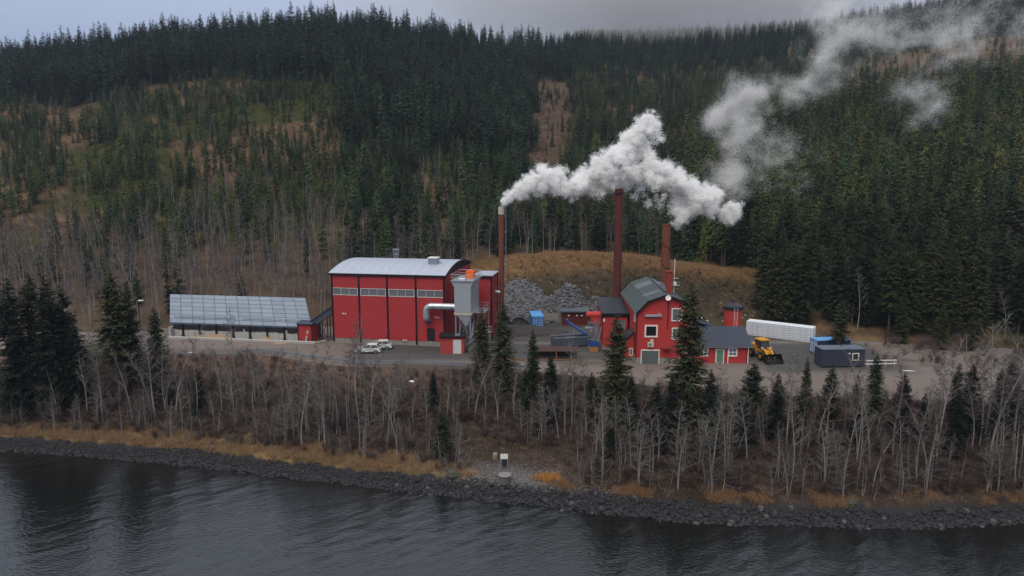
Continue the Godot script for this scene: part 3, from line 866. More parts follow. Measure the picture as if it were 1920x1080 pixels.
func red_house() -> void:
	var red := mat("red_boards", Color8(176, 54, 52), 0.7, 0.0, 0.84, 0.25)
	var black: Material = mats["black_trim"]
	var conc: Material = mats["concrete"]
	var white := mat("white_trim", Color8(222, 220, 216), 0.6, 0.0, 0.88)
	var glass: Material = mats["window_glass"]
	var steel: Material = mats["galvanised_steel"]
	var o := thing("red_house", "tall red house with grey gambrel roof and chimney stack", "building", Vector3(24.9, 8, -110.4), -2.0)
	var hw := 4.55
	var dep := 20.0
	var pr := [Vector2(-hw, 8.5), Vector2(-2.9, 10.3), Vector2(0, 11.35), Vector2(2.9, 10.3), Vector2(hw, 8.5)]
	var gable := PackedVector2Array([Vector2(-hw, 0.9), Vector2(hw, 0.9), pr[4], pr[3], pr[2], pr[1], pr[0]])
	var g := MB.new()
	g.prism(gable, 0.0, -0.25)
	part(o, "front_wall", g.mesh(), red)
	g = MB.new()
	g.prism(gable, -dep + 0.25, -dep)
	part(o, "rear_wall", g.mesh(), red)
	bx(o, "side_wall", Vector3(0.25, 7.6, dep - 0.5), Vector3(-hw + 0.125, 4.7, -dep / 2), red)
	bx(o, "side_wall", Vector3(0.25, 7.6, dep - 0.5), Vector3(hw - 0.125, 4.7, -dep / 2), red)
	bx(o, "plinth", Vector3(2 * hw + 0.16, 0.95, dep + 0.16), Vector3(0, 0.45, -dep / 2), conc)
	var rs := [mat("roof_zinc", Color8(104, 116, 118), 0.45, 0.2, 0.8, 0.3), mat("roof_zinc_pale", Color8(132, 144, 148), 0.45, 0.2, 0.8, 0.3)]
	for s in 4:
		var p: Vector2 = pr[s]
		var q: Vector2 = pr[s + 1]
		var out := Vector2(-(q.y - p.y), q.x - p.x).normalized() * 0.12
		if s == 0: p += (p - q).normalized() * 0.4
		if s == 3: q += (q - p).normalized() * 0.4
		for k in 10:
			var z0 := 0.35 - (dep + 0.7) * k / 10.0
			var z1 := z0 - (dep + 0.7) / 10.0 + 0.03
			var b := MB.new()
			b.prism(PackedVector2Array([p, q, q + out, p + out]), z0, z1)
			var ribs := 5
			for r in ribs:
				var zr := lerpf(z0, z1, (r + 0.5) / ribs)
				b.prism(PackedVector2Array([p + out, q + out, q + out * 1.5, p + out * 1.5]), zr + 0.05, zr - 0.05)
			part(o, "roof_sheet", b.mesh(), rs[1] if (s == 1 and (k == 2 or k == 6 or k == 7)) or (s == 2 and k == 5) else rs[0])
	for s in 4:
		var p2: Vector2 = pr[s]
		var q2: Vector2 = pr[s + 1]
		var mid := (p2 + q2) / 2
		bx(o, "verge_board", Vector3(p2.distance_to(q2) + 0.3, 0.3, 0.12), Vector3(mid.x, mid.y + 0.0, 0.42), black, Vector3(0, 0, rad_to_deg((q2 - p2).angle())))
	bx(o, "ridge_walkway", Vector3(0.5, 0.12, 14.0), Vector3(0.3, 11.7, -9.0), mat("walkway_grey", Color8(86, 92, 96), 0.6))
	bx(o, "corner_pipe", Vector3(0.14, 7.6, 0.14), Vector3(-hw - 0.1, 4.6, 0.12), black)
	bx(o, "corner_pipe", Vector3(0.1, 5.2, 0.1), Vector3(0.4, 8.4, 0.06), black)
	window(o, "window", Vector3(-2.25, 5.4, 0.05), 2.1, 2.05, 1, 1, white, mat("dark_glass", Color8(28, 30, 34), 0.05, 0.0, 1.0, 1.0, 0.6), 0.22, 0.14, 0, "square white framed window")
	window(o, "window", Vector3(1.8, 8.15, 0.05), 1.7, 2.15, 1, 1, white, glass, 0.17, 0.14)
	window(o, "window", Vector3(1.9, 5.0, 0.05), 1.6, 2.0, 2, 1, white, glass, 0.17, 0.14)
	window(o, "window", Vector3(3.4, 2.4, 0.05), 1.5, 1.3, 2, 1, white, glass, 0.17, 0.14)
	window(o, "window", Vector3(-hw - 0.03, 7.1, -2.5), 1.1, 1.3, 1, 1, white, glass, 0.15, 0.12, -90)
	var gd := bx(o, "garage_door", Vector3(2.6, 2.1, 0.12), Vector3(-2.3, 1.1, 0.1), mat("weathered_green_door", Color8(104, 122, 118), 0.75, 0.0, 0.55, 0.8))
	for k in 3: bx(gd, "door_seam", Vector3(2.56, 0.03, 0.02), Vector3(0, -0.5 + k * 0.5, 0.065), mats["roof_zinc"])
	bx(o, "door_frame", Vector3(3.0, 0.16, 0.2), Vector3(-2.3, 2.23, 0.1), white)
	for s in [-1.45, 1.45]:
		bx(o, "door_frame", Vector3(0.14, 2.15, 0.2), Vector3(-2.3 + s, 1.07, 0.1), white)
	var sun := bx(o, "awning_box", Vector3(2.7, 0.3, 0.35), Vector3(-2.0, 8.0, 0.2), mat("awning_aluminium", Color8(178, 182, 192), 0.4, 0.4, 0.9))
	bx(sun, "bracket", Vector3(0.4, 0.4, 0.4), Vector3(0.95, 0.15, 0), mats["awning_aluminium"])
	var ac := bx(o, "heat_pump", Vector3(0.95, 0.75, 0.4), Vector3(-2.3, 3.2, 0.25), mat("cream_plastic", Color8(212, 208, 196), 0.5))
	bx(ac, "grille", Vector3(0.5, 0.5, 0.04), Vector3(-0.1, 0, 0.21), mat("grille_grey_green", Color8(120, 132, 120), 0.6))
	bx(o, "notice_box", Vector3(0.5, 0.35, 0.2), Vector3(-2.1, 3.85, 0.12), mats["cream_plastic"])
	bx(o, "canopy", Vector3(1.5, 0.15, 1.0), Vector3(0.3, 2.7, 0.5), mat("canopy_red", Color8(132, 52, 46), 0.8))
	var dish := MB.new()
	dish.lathe([Vector2(0, 0), Vector2(0.25, 0.03), Vector2(0.42, 0.12), Vector2(0.44, 0.14), Vector2(0.25, 0.06), Vector2(0, 0.03)], 16)
	var dh := part(o, "satellite_dish", dish.mesh(), white, Vector3(0.2, 11.0, 0.7), Vector3(70, 0, 10))
	var arm := MB.new()
	arm.bar(Vector3(0, 0, 0), Vector3(0, 0.5, 0.1), 0.03)
	part(dh, "feed_arm", arm.mesh(), steel)
	var stack := bx(o, "roof_stack", Vector3(0.95, 4.2, 0.95), Vector3(1.0, 12.6, -3.4), mat("stack_red", Color8(150, 58, 54), 0.8, 0.0, 0.7, 0.8))
	bx(stack, "cap", Vector3(1.15, 0.16, 1.15), Vector3(0, 2.15, 0), mats["canopy_red"])
	var an := MB.new()
	an.bar(Vector3(1.9, 11.3, -3.6), Vector3(1.9, 16.8, -3.6), 0.06)
	an.bar(Vector3(1.3, 13.6, -3.6), Vector3(2.6, 13.6, -3.6), 0.04)
	an.bar(Vector3(1.4, 14.6, -3.6), Vector3(1.9, 14.6, -3.6), 0.04)
	an.box(Vector3(2.0, 12.7, -3.5), Vector3(0.5, 0.55, 0.4))
	an.bar(Vector3(1.6, 12.4, -3.5), Vector3(2.8, 12.45, -3.5), 0.05)
	part(o, "antenna_mast", an.mesh(), white)
	var hood := MB.new()
	hood.bar(Vector3(-0.6, 11.2, -5.0), Vector3(-0.6, 12.5, -5.0), 0.1)
	hood.box(Vector3(-0.4, 12.55, -5.0), Vector3(0.9, 0.12, 0.6))
	hood.bar(Vector3(-0.1, 11.2, -5.0), Vector3(-0.1, 12.5, -5.0), 0.06)
	part(o, "vent_hood", hood.mesh(), steel)

	# side block with a flat black roof
	var s2 := thing("side_block", "lower red block with a black roof left of the red house", "building", Vector3(18.2, 8, -119.6), -2.0)
	bx(s2, "wall", Vector3(4.2, 6.2, 10.6), Vector3(0, 3.4, -5.3), red)
	bx(s2, "plinth", Vector3(4.3, 0.6, 10.7), Vector3(0, 0.2, -5.3), conc)
	bx(s2, "roof", Vector3(4.9, 0.3, 11.4), Vector3(-0.05, 6.95, -5.3), mat("black_roof_felt", Color8(38, 40, 50), 0.6, 0.0, 0.8, 0.5), Vector3(4.5, 0, 0))
	bx(s2, "fascia", Vector3(4.8, 0.5, 0.1), Vector3(-0.05, 6.2, 0.1), black)
	window(s2, "window", Vector3(0.95, 4.3, 0.05), 1.55, 2.1, 2, 1, mats["galvanised_steel"], mat("grey_glass", Color8(118, 124, 130), 0.1, 0.0, 0.85, 0.5, 0.6), 0.1, 0.12)
	bx(s2, "wall_lamp", Vector3(0.25, 0.5, 0.25), Vector3(-2.0, 5.3, 0.1), white)
	var p3 := thing("side_porch", "red lean-to porch with a sloping dark roof on the house side", "porch", Vector3(19.4, 8, -112.6), -2.0)
	var pp := MB.new()
	pp.prism(PackedVector2Array([Vector2(-1.3, 0.0), Vector2(0.9, 0.0), Vector2(0.9, 4.6), Vector2(-1.3, 2.6)]), 0.0, -3.0)
	part(p3, "wall", pp.mesh(), red)
	bx(p3, "roof", Vector3(3.3, 0.18, 3.6), Vector3(-0.35, 3.75, -1.5), mats["black_roof_felt"], Vector3(0, 0, 42))
	bx(p3, "plinth", Vector3(2.3, 0.5, 3.1), Vector3(-0.2, 0.2, -1.5), conc)
	window(p3, "window", Vector3(0.45, 1.4, 0.05), 0.6, 1.3, 1, 1, white, glass, 0.12, 0.1)

	# ash hopper with its scaffold, left of the side block
	var h2 := thing("ash_hopper", "rounded red hopper on a grey scaffold beside the side block", "hopper", Vector3(14.6, 8, -121.5), 0)
	var hm := MB.new()
	hm.tube([Vector3(-1.4, 5.9, 0), Vector3(-1.15, 5.9, 0), Vector3(1.5, 5.9, 0)], [0.25, 0.62, 0.62], 14, true)
	hm.box(Vector3(0.3, 5.0, 0), Vector3(1.7, 1.2, 1.1))
	part(h2, "drum", hm.mesh(), red)
	var sc := MB.new()
	for x in [-0.9, 0.0, 0.9]:
		for z in [-0.6, 0.7]:
			sc.bar(Vector3(x, 0, z), Vector3(x, 5.0, z), 0.05)
	for y in [1.6, 3.2, 4.6]:
		sc.bar(Vector3(-0.9, y, 0.7), Vector3(0.9, y, 0.7), 0.045)
		sc.bar(Vector3(-0.9, y, -0.6), Vector3(-0.9, y, 0.7), 0.045)
	sc.box(Vector3(-0.4, 3.6, 0.1), Vector3(2.2, 0.08, 1.4))
	sc.bar(Vector3(-0.9, 0.2, 0.75), Vector3(0.9, 3.4, 0.75), 0.04)
	sc.bar(Vector3(0.6, 0.4, 0.8), Vector3(1.3, 3.8, 0.8), 0.16, 10)
	part(h2, "scaffold", sc.mesh(), steel)
	ladder(h2, Vector3(0.4, 0.0, 0.95), 5.6, steel)
	var au := thing("blue_auger", "blue sloping screw conveyor in front of the low red shed", "conveyor", Vector3(12.0, 8, -123.0), 0)
	var am := MB.new()
	am.tube([Vector3(-1.9, 4.2, -1.0), Vector3(2.2, 1.5, 0.4)], [0.24, 0.24], 12, true)
	am.box(Vector3(-1.9, 4.3, -1.0), Vector3(0.5, 0.6, 0.6), Basis(Vector3.BACK, 0.4))
	part(au, "tube", am.mesh(), mat("machine_blue", Color8(38, 72, 138), 0.5, 0.0, 0.85))
	var ab := MB.new()
	for z in [-0.8, -0.1]:
		ab.bar(Vector3(-0.6, 3.3, -0.4), Vector3(-1.0, 0, z), 0.05)
	ab.bar(Vector3(1.9, 1.7, 0.3), Vector3(2.0, 0, 0.4), 0.06)
	part(au, "support", ab.mesh(), steel)
	var tub := thing("blue_tub", "blue tub standing on a worn yellow crate in the yard", "tub", Vector3(14.3, 8, -118.6), 8)
	bx(tub, "crate", Vector3(1.35, 0.95, 1.2), Vector3(0, 0.48, 0), mat("worn_yellow", Color8(190, 138, 78), 0.8, 0.0, 0.6, 0.8))
	var tm := MB.new()
	for q in [[Vector3(0, 1.3, 0.62), Vector3(1.5, 0.6, 0.08)], [Vector3(0, 1.3, -0.62), Vector3(1.5, 0.6, 0.08)], [Vector3(0.7, 1.3, 0), Vector3(0.08, 0.6, 1.16)], [Vector3(-0.7, 1.3, 0), Vector3(0.08, 0.6, 1.16)], [Vector3(0, 1.02, 0), Vector3(1.3, 0.06, 1.16)]]:
		tm.box(q[0], q[1])
	part(tub, "tub_shell", tm.mesh(), mats["machine_blue"])

func office_and_silo() -> void:
	var red: Material = mats["red_boards"]
	var white: Material = mats["white_trim"]
	var navy := mat("navy_roof_felt", Color8(44, 50, 66), 0.55, 0.0, 0.82, 0.4)
	var glass: Material = mats["window_glass"]
	var steel: Material = mats["galvanised_steel"]
	var o := thing("office_hut", "low red office with navy pitched roof, green door and white window", "building", Vector3(34.4, 8, -110.6), 0.0)
	bx(o, "front_wall", Vector3(9.0, 3.1, 0.25), Vector3(-0.2, 1.55, -0.125), red)
	var g := MB.new()
	g.prism(PackedVector2Array([Vector2(0, 0), Vector2(8.4, 0), Vector2(8.4, 3.1), Vector2(4.2, 5.2), Vector2(0, 3.1)]), 0.0, -0.25)
	part(o, "gable", g.mesh(), red, Vector3(4.3, 0, 0), Vector3(0, 90, 0))
	bx(o, "rear_wall", Vector3(9.0, 3.1, 0.25), Vector3(-0.2, 1.55, -8.3), red)
	for s in [0, 1]:
		for k in 6:
			var b := MB.new()
			var z0 := 0.45 if s == 0 else -8.85
			var y0 := 2.92
			var x0 := -4.9 + 9.8 * k / 6.0
			var x1 := x0 + 9.8 / 6.0 - 0.015
			b.quad(Vector3(x0, y0, z0), Vector3(x0, 5.3, -4.2), Vector3(x1, 5.3, -4.2), Vector3(x1, y0, z0))
			b.quad(Vector3(x0, y0 - 0.15, z0), Vector3(x1, y0 - 0.15, z0), Vector3(x1, 5.15, -4.2), Vector3(x0, 5.15, -4.2))
			b.quad(Vector3(x0, y0 - 0.15, z0), Vector3(x0, y0, z0), Vector3(x1, y0, z0), Vector3(x1, y0 - 0.15, z0))
			for xx in [x0, x1]:
				b.quad(Vector3(xx, y0 - 0.15, z0), Vector3(xx, 5.15, -4.2), Vector3(xx, 5.3, -4.2), Vector3(xx, y0, z0))
			part(o, "roof_sheet", b.mesh(), navy)
	bx(o, "gutter", Vector3(9.8, 0.1, 0.1), Vector3(0, 2.8, 0.52), steel)
	for x in [4.28, 1.0]:
		bx(o, "corner_board", Vector3(0.14, 3.0, 0.1), Vector3(x, 1.5, 0.06), white)
	var dr := bx(o, "door", Vector3(1.05, 2.15, 0.1), Vector3(-0.35, 1.2, 0.06), mat("green_door", Color8(84, 130, 106), 0.6, 0.0, 0.88))
	bx(dr, "handle", Vector3(0.08, 0.2, 0.08), Vector3(0.4, 0, 0.08), steel)
	bx(o, "door_frame", Vector3(1.4, 0.16, 0.14), Vector3(-0.35, 2.36, 0.05), white)
	for q in [-0.97, 0.27]:
		bx(o, "door_frame", Vector3(0.16, 2.3, 0.14), Vector3(q, 1.15, 0.05), white)
	bx(o, "door_step", Vector3(1.4, 0.14, 0.6), Vector3(-0.35, 0.07, 0.4), mats["concrete"])
	window(o, "window", Vector3(1.75, 1.85, 0.05), 1.5, 1.45, 2, 2, white, mat("blue_glass", Color8(70, 92, 128), 0.08, 0.0, 1.0, 1.0, 0.6), 0.2, 0.14)
	window(o, "window", Vector3(-3.0, 1.85, 0.05), 1.5, 1.45, 2, 2, white, glass, 0.2, 0.14)
	bx(o, "wall_lamp", Vector3(0.2, 0.24, 0.2), Vector3(0.55, 2.55, 0.12), white)
	var w := thing("rear_wing", "low rear wing with navy roof between red house and silo", "building", Vector3(32.6, 8, -119.6), 0.0)
	bx(w, "wall", Vector3(5.6, 4.2, 8.0), Vector3(0, 2.1, -4.0), red)
	var rw := MB.new()
	rw.prism(PackedVector2Array([Vector2(-3.1, 5.9), Vector2(3.2, 3.9), Vector2(3.2, 4.1), Vector2(-3.1, 6.1)]), 0.4, -8.4)
	part(w, "roof", rw.mesh(), navy)
	bx(w, "roof_light", Vector3(1.6, 0.12, 2.4), Vector3(2.3, 4.6, -5.0), white, Vector3(0, 0, -18))

	var s := thing("red_silo", "round red silo with black conical cap and pale ladder", "silo", Vector3(39.6, 8, -122.0))
	var b2 := MB.new()
	b2.lathe([Vector2(1.52, 0), Vector2(1.52, 7.0), Vector2(1.5, 7.02)], 28)
	part(s, "shell", b2.mesh(), red)
	b2 = MB.new()
	b2.lathe([Vector2(1.5, 6.9), Vector2(1.66, 6.9), Vector2(1.66, 7.45), Vector2(1.2, 7.75), Vector2(0.6, 8.0), Vector2(0.18, 8.08), Vector2(0.18, 8.3), Vector2(0, 8.3)], 28)
	part(s, "cap", b2.mesh(), mat("silo_cap", Color8(40, 44, 52), 0.5, 0.1, 0.85))
	ladder(s, Vector3(0.0, 1.0, 1.62), 6.3, white, 0.55)

func containers() -> void:
	var steel: Material = mats["galvanised_steel"]
	# long white container with side doors
	var wm := mat("container_white", Color8(216, 222, 230), 0.5, 0.0, 0.85, 0.3)
	var o := thing("white_container", "long white shipping container with a row of side doors", "container", Vector3(50.3, 8, -128.0), -34.5)
	var L := 12.0
	var H := 2.75
	bx(o, "box", Vector3(L, H - 0.3, 2.3), Vector3(0, H / 2, -1.22), mat("container_inner", Color8(120, 126, 136), 0.7))
	bx(o, "roof", Vector3(L + 0.02, 0.12, 2.44), Vector3(0, H - 0.06, -1.22), wm)
	bx(o, "sill", Vector3(L, 0.16, 2.42), Vector3(0, 0.12, -1.22), wm)
	bx(o, "end_panel", Vector3(0.08, H - 0.3, 2.4), Vector3(L / 2, H / 2, -1.22), wm)
	for k in 5:
		bx(o, "corner_post", Vector3(0.16, H - 0.28, 0.14), Vector3(-L / 2 + 0.08 + (L - 0.16) * k / 4.0, H / 2, 0.0), wm)
	for k in 12:
		var leaf := bx(o, "door_leaf", Vector3(0.93, H - 0.36, 0.06), Vector3(-L / 2 + 0.16 + (L - 0.32) * (k + 0.5) / 12.0, H / 2, -0.02), wm)
		var rb := MB.new()
		for j in 5: rb.box(Vector3(0, -0.95 + j * 0.46, 0.045), Vector3(0.84, 0.07, 0.05))
		for x in [-0.3, 0.25]: rb.bar(Vector3(x, -1.15, 0.09), Vector3(x, 1.15, 0.09), 0.02)
		part(leaf, "rib", rb.mesh(), mat("container_rib", Color8(186, 194, 205), 0.6))
	var rb2 := MB.new()
	for j in 14: rb2.box(Vector3(0.06, 1.35, -0.2 - j * 0.158), Vector3(0.05, H - 0.5, 0.07))
	part(o, "end_rib", rb2.mesh(), wm, Vector3(L / 2, 0, 0))

	var box := func(called: String, label: String, at: Vector3, yaw: float, len_: float, top: Color, side: Color, front: Color, bars: Color, door_end: float) -> Node3D:
		var c := thing(called, label, "container", at, yaw)
		var sm := mat(called + "_side", side, 0.6, 0.0, 0.8, 0.4)
		var tm := mat(called + "_top", top, 0.6, 0.0, 0.8, 0.4)
		var fm := mat(called + "_front", front, 0.6, 0.0, 0.8, 0.4)
		var bm := mat(called + "_bar", bars, 0.5, 0.0, 0.9)
		bx(c, "box", Vector3(len_ - 0.1, 2.4, 2.3), Vector3(0, 1.3, 0), sm)
		bx(c, "roof", Vector3(len_, 0.1, 2.44), Vector3(0, 2.55, 0), tm)
		bx(c, "floor_frame", Vector3(len_, 0.18, 2.44), Vector3(0, 0.12, 0), sm)
		for sx in [-1, 1]:
			for sz in [-1, 1]:
				bx(c, "corner_post", Vector3(0.16, 2.42, 0.16), Vector3(sx * (len_ / 2 - 0.08), 1.3, sz * 1.14), sm)
		var ribs := MB.new()
		for k in int(len_ / 0.32):
			for sz in [-1, 1]: ribs.box(Vector3(-len_ / 2 + 0.3 + k * 0.32, 1.3, sz * 1.17), Vector3(0.14, 2.2, 0.06))
		part(c, "side_rib", ribs.mesh(), sm)
		for sz in [-0.55, 0.55]:
			var leaf := bx(c, "door_leaf", Vector3(0.08, 2.25, 1.02), Vector3(door_end * (len_ / 2 - 0.01), 1.32, sz), fm)
			var lb := MB.new()
			for z in [-0.25, 0.25]: lb.bar(Vector3(door_end * 0.07, -1.08, z), Vector3(door_end * 0.07, 1.08, z), 0.03)
			for y in [-0.55, 0.0, 0.5]: lb.box(Vector3(door_end * 0.06, y, 0), Vector3(0.04, 0.1, 0.84))
			part(leaf, "lock_bar", lb.mesh(), bm)
		return c
	box.call("blue_container", "sky blue container showing its doors in front of the concrete wall", Vector3(5.0, 8, -139.6), -86.0, 6.06, Color8(84, 150, 206), Color8(72, 112, 166), Color8(84, 128, 186), Color8(140, 170, 206), 1.0)
	box.call("navy_container", "navy container with pale blue top and barred end by the spruce", Vector3(55.1, 8, -117.2), 8.0, 6.06, Color8(96, 156, 208), Color8(50, 60, 88), Color8(96, 132, 172), Color8(206, 214, 222), -1.0)

	var navy := mat("cabin_slate", Color8(54, 60, 76), 0.65, 0.0, 0.84, 0.4)
	var cb := thing("site_cabin", "dark slate site cabin with one white framed window", "cabin", Vector3(53.0, 8, -109.2), 3.0)
	bx(cb, "wall", Vector3(7.0, 2.7, 2.6), Vector3(0, 1.55, 0), navy)
	bx(cb, "roof", Vector3(7.2, 0.16, 2.8), Vector3(0, 2.98, 0), mat("cabin_roof", Color8(92, 100, 114), 0.6, 0.0, 0.8, 0.4))
	bx(cb, "skid", Vector3(6.8, 0.2, 0.3), Vector3(0, 0.1, 1.0), mats["black_trim"])
	window(cb, "window", Vector3(1.95, 1.75, 1.33), 1.1, 1.2, 1, 1, mats["white_trim"], mats["dark_glass"], 0.13, 0.1)
	bx(cb, "wall_lamp", Vector3(0.25, 0.16, 0.2), Vector3(0.9, 2.3, 1.4), mats["white_trim"])
	var boards := MB.new()
	for k in 24: boards.box(Vector3(-3.4 + k * 0.295, 1.55, 1.31), Vector3(0.03, 2.6, 0.03))
	part(cb, "cover_strip", boards.mesh(), navy)
	var rf := thing("rail_fence", "pale two rail fence right of the dark cabin", "fence", Vector3(57.0, 8, -108.0), 4)
	for y in [0.55, 1.1]: bx(rf, "rail", Vector3(5.2, 0.14, 0.06), Vector3(2.3, y, 0), mats["white_trim"])
	for k in 4: bx(rf, "post", Vector3(0.12, 1.25, 0.12), Vector3(0.1 + k * 1.5, 0.62, -0.09), mats["pale_timber"])

	# open hook-lift skip
	var sk := thing("waste_skip", "long low grey blue open skip with ribbed sides", "skip", Vector3(10.6, 8, -122.6), 12.0)
	var sm2 := mat("skip_grey", Color8(82, 92, 106), 0.65, 0.1, 0.7, 0.6)
	for q in [[Vector3(0, 0.95, 1.15), Vector3(6.8, 1.5, 0.08)], [Vector3(0, 0.95, -1.15), Vector3(6.8, 1.5, 0.08)], [Vector3(-3.36, 0.95, 0), Vector3(0.08, 1.5, 2.22)], [Vector3(3.36, 0.95, 0), Vector3(0.08, 1.5, 2.22)]]:
		bx(sk, "side_plate", q[1], q[0], sm2)
	bx(sk, "floor_plate", Vector3(6.7, 0.1, 2.2), Vector3(0, 0.28, 0), sm2)
	for k in 9:
		bx(sk, "rib", Vector3(0.14, 1.5, 0.12), Vector3(-3.2 + k * 0.8, 0.95, 1.25), sm2)
	for k in 2: bx(sk, "skid_rail", Vector3(6.6, 0.2, 0.16), Vector3(0, 0.12, -0.5 + k), mats["black_trim"])
	bx(sk, "rim", Vector3(7.0, 0.14, 0.16), Vector3(0, 1.76, 1.16), mat("skip_rim", Color8(120, 130, 140), 0.6))
	bx(sk, "rim", Vector3(7.0, 0.14, 0.16), Vector3(0, 1.76, -1.16), mats["skip_rim"])
	var fill := thing("skip_filling", "grey ash heaped inside the open skip", "ash", sk.position + Vector3(0, 1.1, 0), 12.0)
	part(fill, "ash", heap_mesh(3.2, 1.05, 0.8, 55, 0.15, 0.6), mat("ash_grey", Color8(98, 96, 94), 0.95, 0.0, 0.5, 1.5))

	# low timber rack by the road
	var tr := thing("timber_rack", "low open timber rack with a dark brown roof by the road", "rack", Vector3(7.4, 8, -112.3), -1.0)
	var tb := mat("brown_boards", Color8(74, 52, 48), 0.85, 0.0, 0.65, 0.8)
	for k in 9: bx(tr, "roof_board", Vector3(0.8, 0.08, 2.2), Vector3(-3.3 + k * 0.825, 1.72, -0.9), tb, Vector3(9, 0, 0))
	for x in [-3.5, 0.0, 3.5]:
		bx(tr, "post", Vector3(0.14, 1.5, 0.14), Vector3(x, 0.75, 0.0), mat("raw_timber", Color8(150, 104, 78), 0.85, 0.0, 0.7, 0.8))
		bx(tr, "post", Vector3(0.14, 1.8, 0.14), Vector3(x, 0.9, -1.8), mats["raw_timber"])
	bx(tr, "bottom_rail", Vector3(7.1, 0.16, 0.1), Vector3(0, 0.2, 0.08), mats["raw_timber"])
	bx(tr, "rear_board", Vector3(7.1, 1.3, 0.06), Vector3(0, 0.8, -1.9), tb)
	var lg := thing("timber_beam", "long brown beam edging the yard left of the timber rack", "beam", Vector3(-2.5, 8, -112.4), -2.0)
	bx(lg, "beam", Vector3(8.4, 0.3, 0.3), Vector3(0, 0.18, 0), mats["raw_timber"])

	# retaining wall, low shed and heaps behind the yard
	var rw := thing("retaining_wall", "long pale concrete retaining wall below the gravel heap", "wall", Vector3(3.0, 8, -142.0), 0)
	for k in 7:
		bx(rw, "wall_slab", Vector3(2.06, 2.1, 0.4), Vector3(-6.3 + k * 2.1, 1.0, 0), mat("wall_concrete", Color8(150, 146, 138), 0.9, 0.0, 0.7, 0.35))
	var ls := thing("low_shed", "low dark red shed with flat grey roof and three lamps", "shed", Vector3(13.0, 8, -140.6), 0)
	bx(ls, "wall", Vector3(5.2, 2.8, 3.4), Vector3(0, 1.4, -1.7), mat("dark_red_boards", Color8(98, 34, 34), 0.8, 0.0, 0.75, 0.5))
	bx(ls, "roof", Vector3(6.0, 0.24, 4.2), Vector3(0, 3.0, -1.6), mat("grey_felt", Color8(86, 90, 98), 0.8, 0.0, 0.8, 0.5), Vector3(5, 0, 0))
	for x in [-1.3, 0.4, 1.4]: bx(ls, "wall_lamp", Vector3(0.35, 0.2, 0.3), Vector3(x, 2.0, 0.15), mats["white_trim"])
	var gm := mat("crushed_stone", Color8(124, 124, 128), 0.9, 0.0, 0.45, 1.2)
	var stones := [stone_mesh(5), stone_mesh(6)]
	var hs := [[2.0, -148.0, 11.5, 7.0, 8.6, "broad grey crushed stone heap behind the retaining wall"], [12.0, -147.0, 6.2, 6.0, 8.0, "conical grey crushed stone heap behind the low shed"], [17.8, -145.5, 4.0, 4.0, 5.4, "small grey crushed stone heap beside the side block"], [-6.0, -147.5, 5.6, 5.4, 6.0, "grey crushed stone heap beside the slim chimney"]]
	for q in hs:
		var hp := thing("stone_heap", q[5], "stone heap", Vector3(q[0], 8, q[1]), 0, "crushed stone heaps behind the yard")
		var hmesh := heap_mesh(q[2], q[3], q[4], int(q[0] * 10 + 500), 0.1, 0.75)
		part(hp, "heap", hmesh, gm)
		var xs := []
		var vs: PackedVector3Array = hmesh.surface_get_arrays(0)[Mesh.ARRAY_VERTEX]
		var ys := []
		for k in 3200:
			var v := vs[rng.randi() % vs.size()]
			if v.y > 0.0:
				var s := rng.randf_range(0.15, 0.6)
				var put := spin(Vector3(s, s, s), v + Vector3(rng.randf_range(-0.4, 0.4), 0.03, rng.randf_range(-0.3, 0.3)), 2.0)
				if k % 3 == 0: ys.append(put)
				else: xs.append(put)
		scatter(hp, "loose_stones", stones[0], gm, xs)
		scatter(hp, "pale_stones", stones[1], mat("crushed_stone_pale", Color8(150, 150, 154), 0.9, 0.0, 0.6, 0.9), ys)
	var dk := thing("dark_chip_heap", "low dark heap of damp fuel below the concrete wall", "heap", Vector3(3.4, 8, -133.0), 0)
	part(dk, "heap", heap_mesh(7.6, 3.4, 1.7, 71, 0.14, 0.6), mat("damp_fuel", Color8(74, 68, 68), 0.95, 0.0, 0.5, 1.0))

func guard_rail() -> void:
	var steel := mat("rail_zinc", Color8(142, 150, 162), 0.45, 0.35, 0.8, 0.5)
	var o := thing("guard_rail", "grey steel guard rail along the lake side of the road", "guard rail")
	var pts := []
	for x in [-46.0, -42.0, -38.0, -34.0, -30.0, -26.0, -22.0, -18.0, -14.0, -10.0, -6.0, -2.0, 2.0]:
		pts.append(Vector3(x, 8.0, -(tab(ROAD, x) + 1.2)))
	for i in pts.size() - 1:
		var p: Vector3 = pts[i]
		var q: Vector3 = pts[i + 1]
		var mid := (p + q) / 2
		var yaw := rad_to_deg(atan2(-(q.z - p.z), q.x - p.x))
		bx(o, "rail", Vector3(p.distance_to(q) + 0.1, 0.32, 0.07), mid + Vector3(0, 0.62, 0.06), steel, Vector3(0, yaw, 0))
		for t in [0.25, 0.75]:
			bx(o, "post", Vector3(0.1, 0.8, 0.1), p.lerp(q, t) + Vector3(0, 0.36, -0.06), steel)

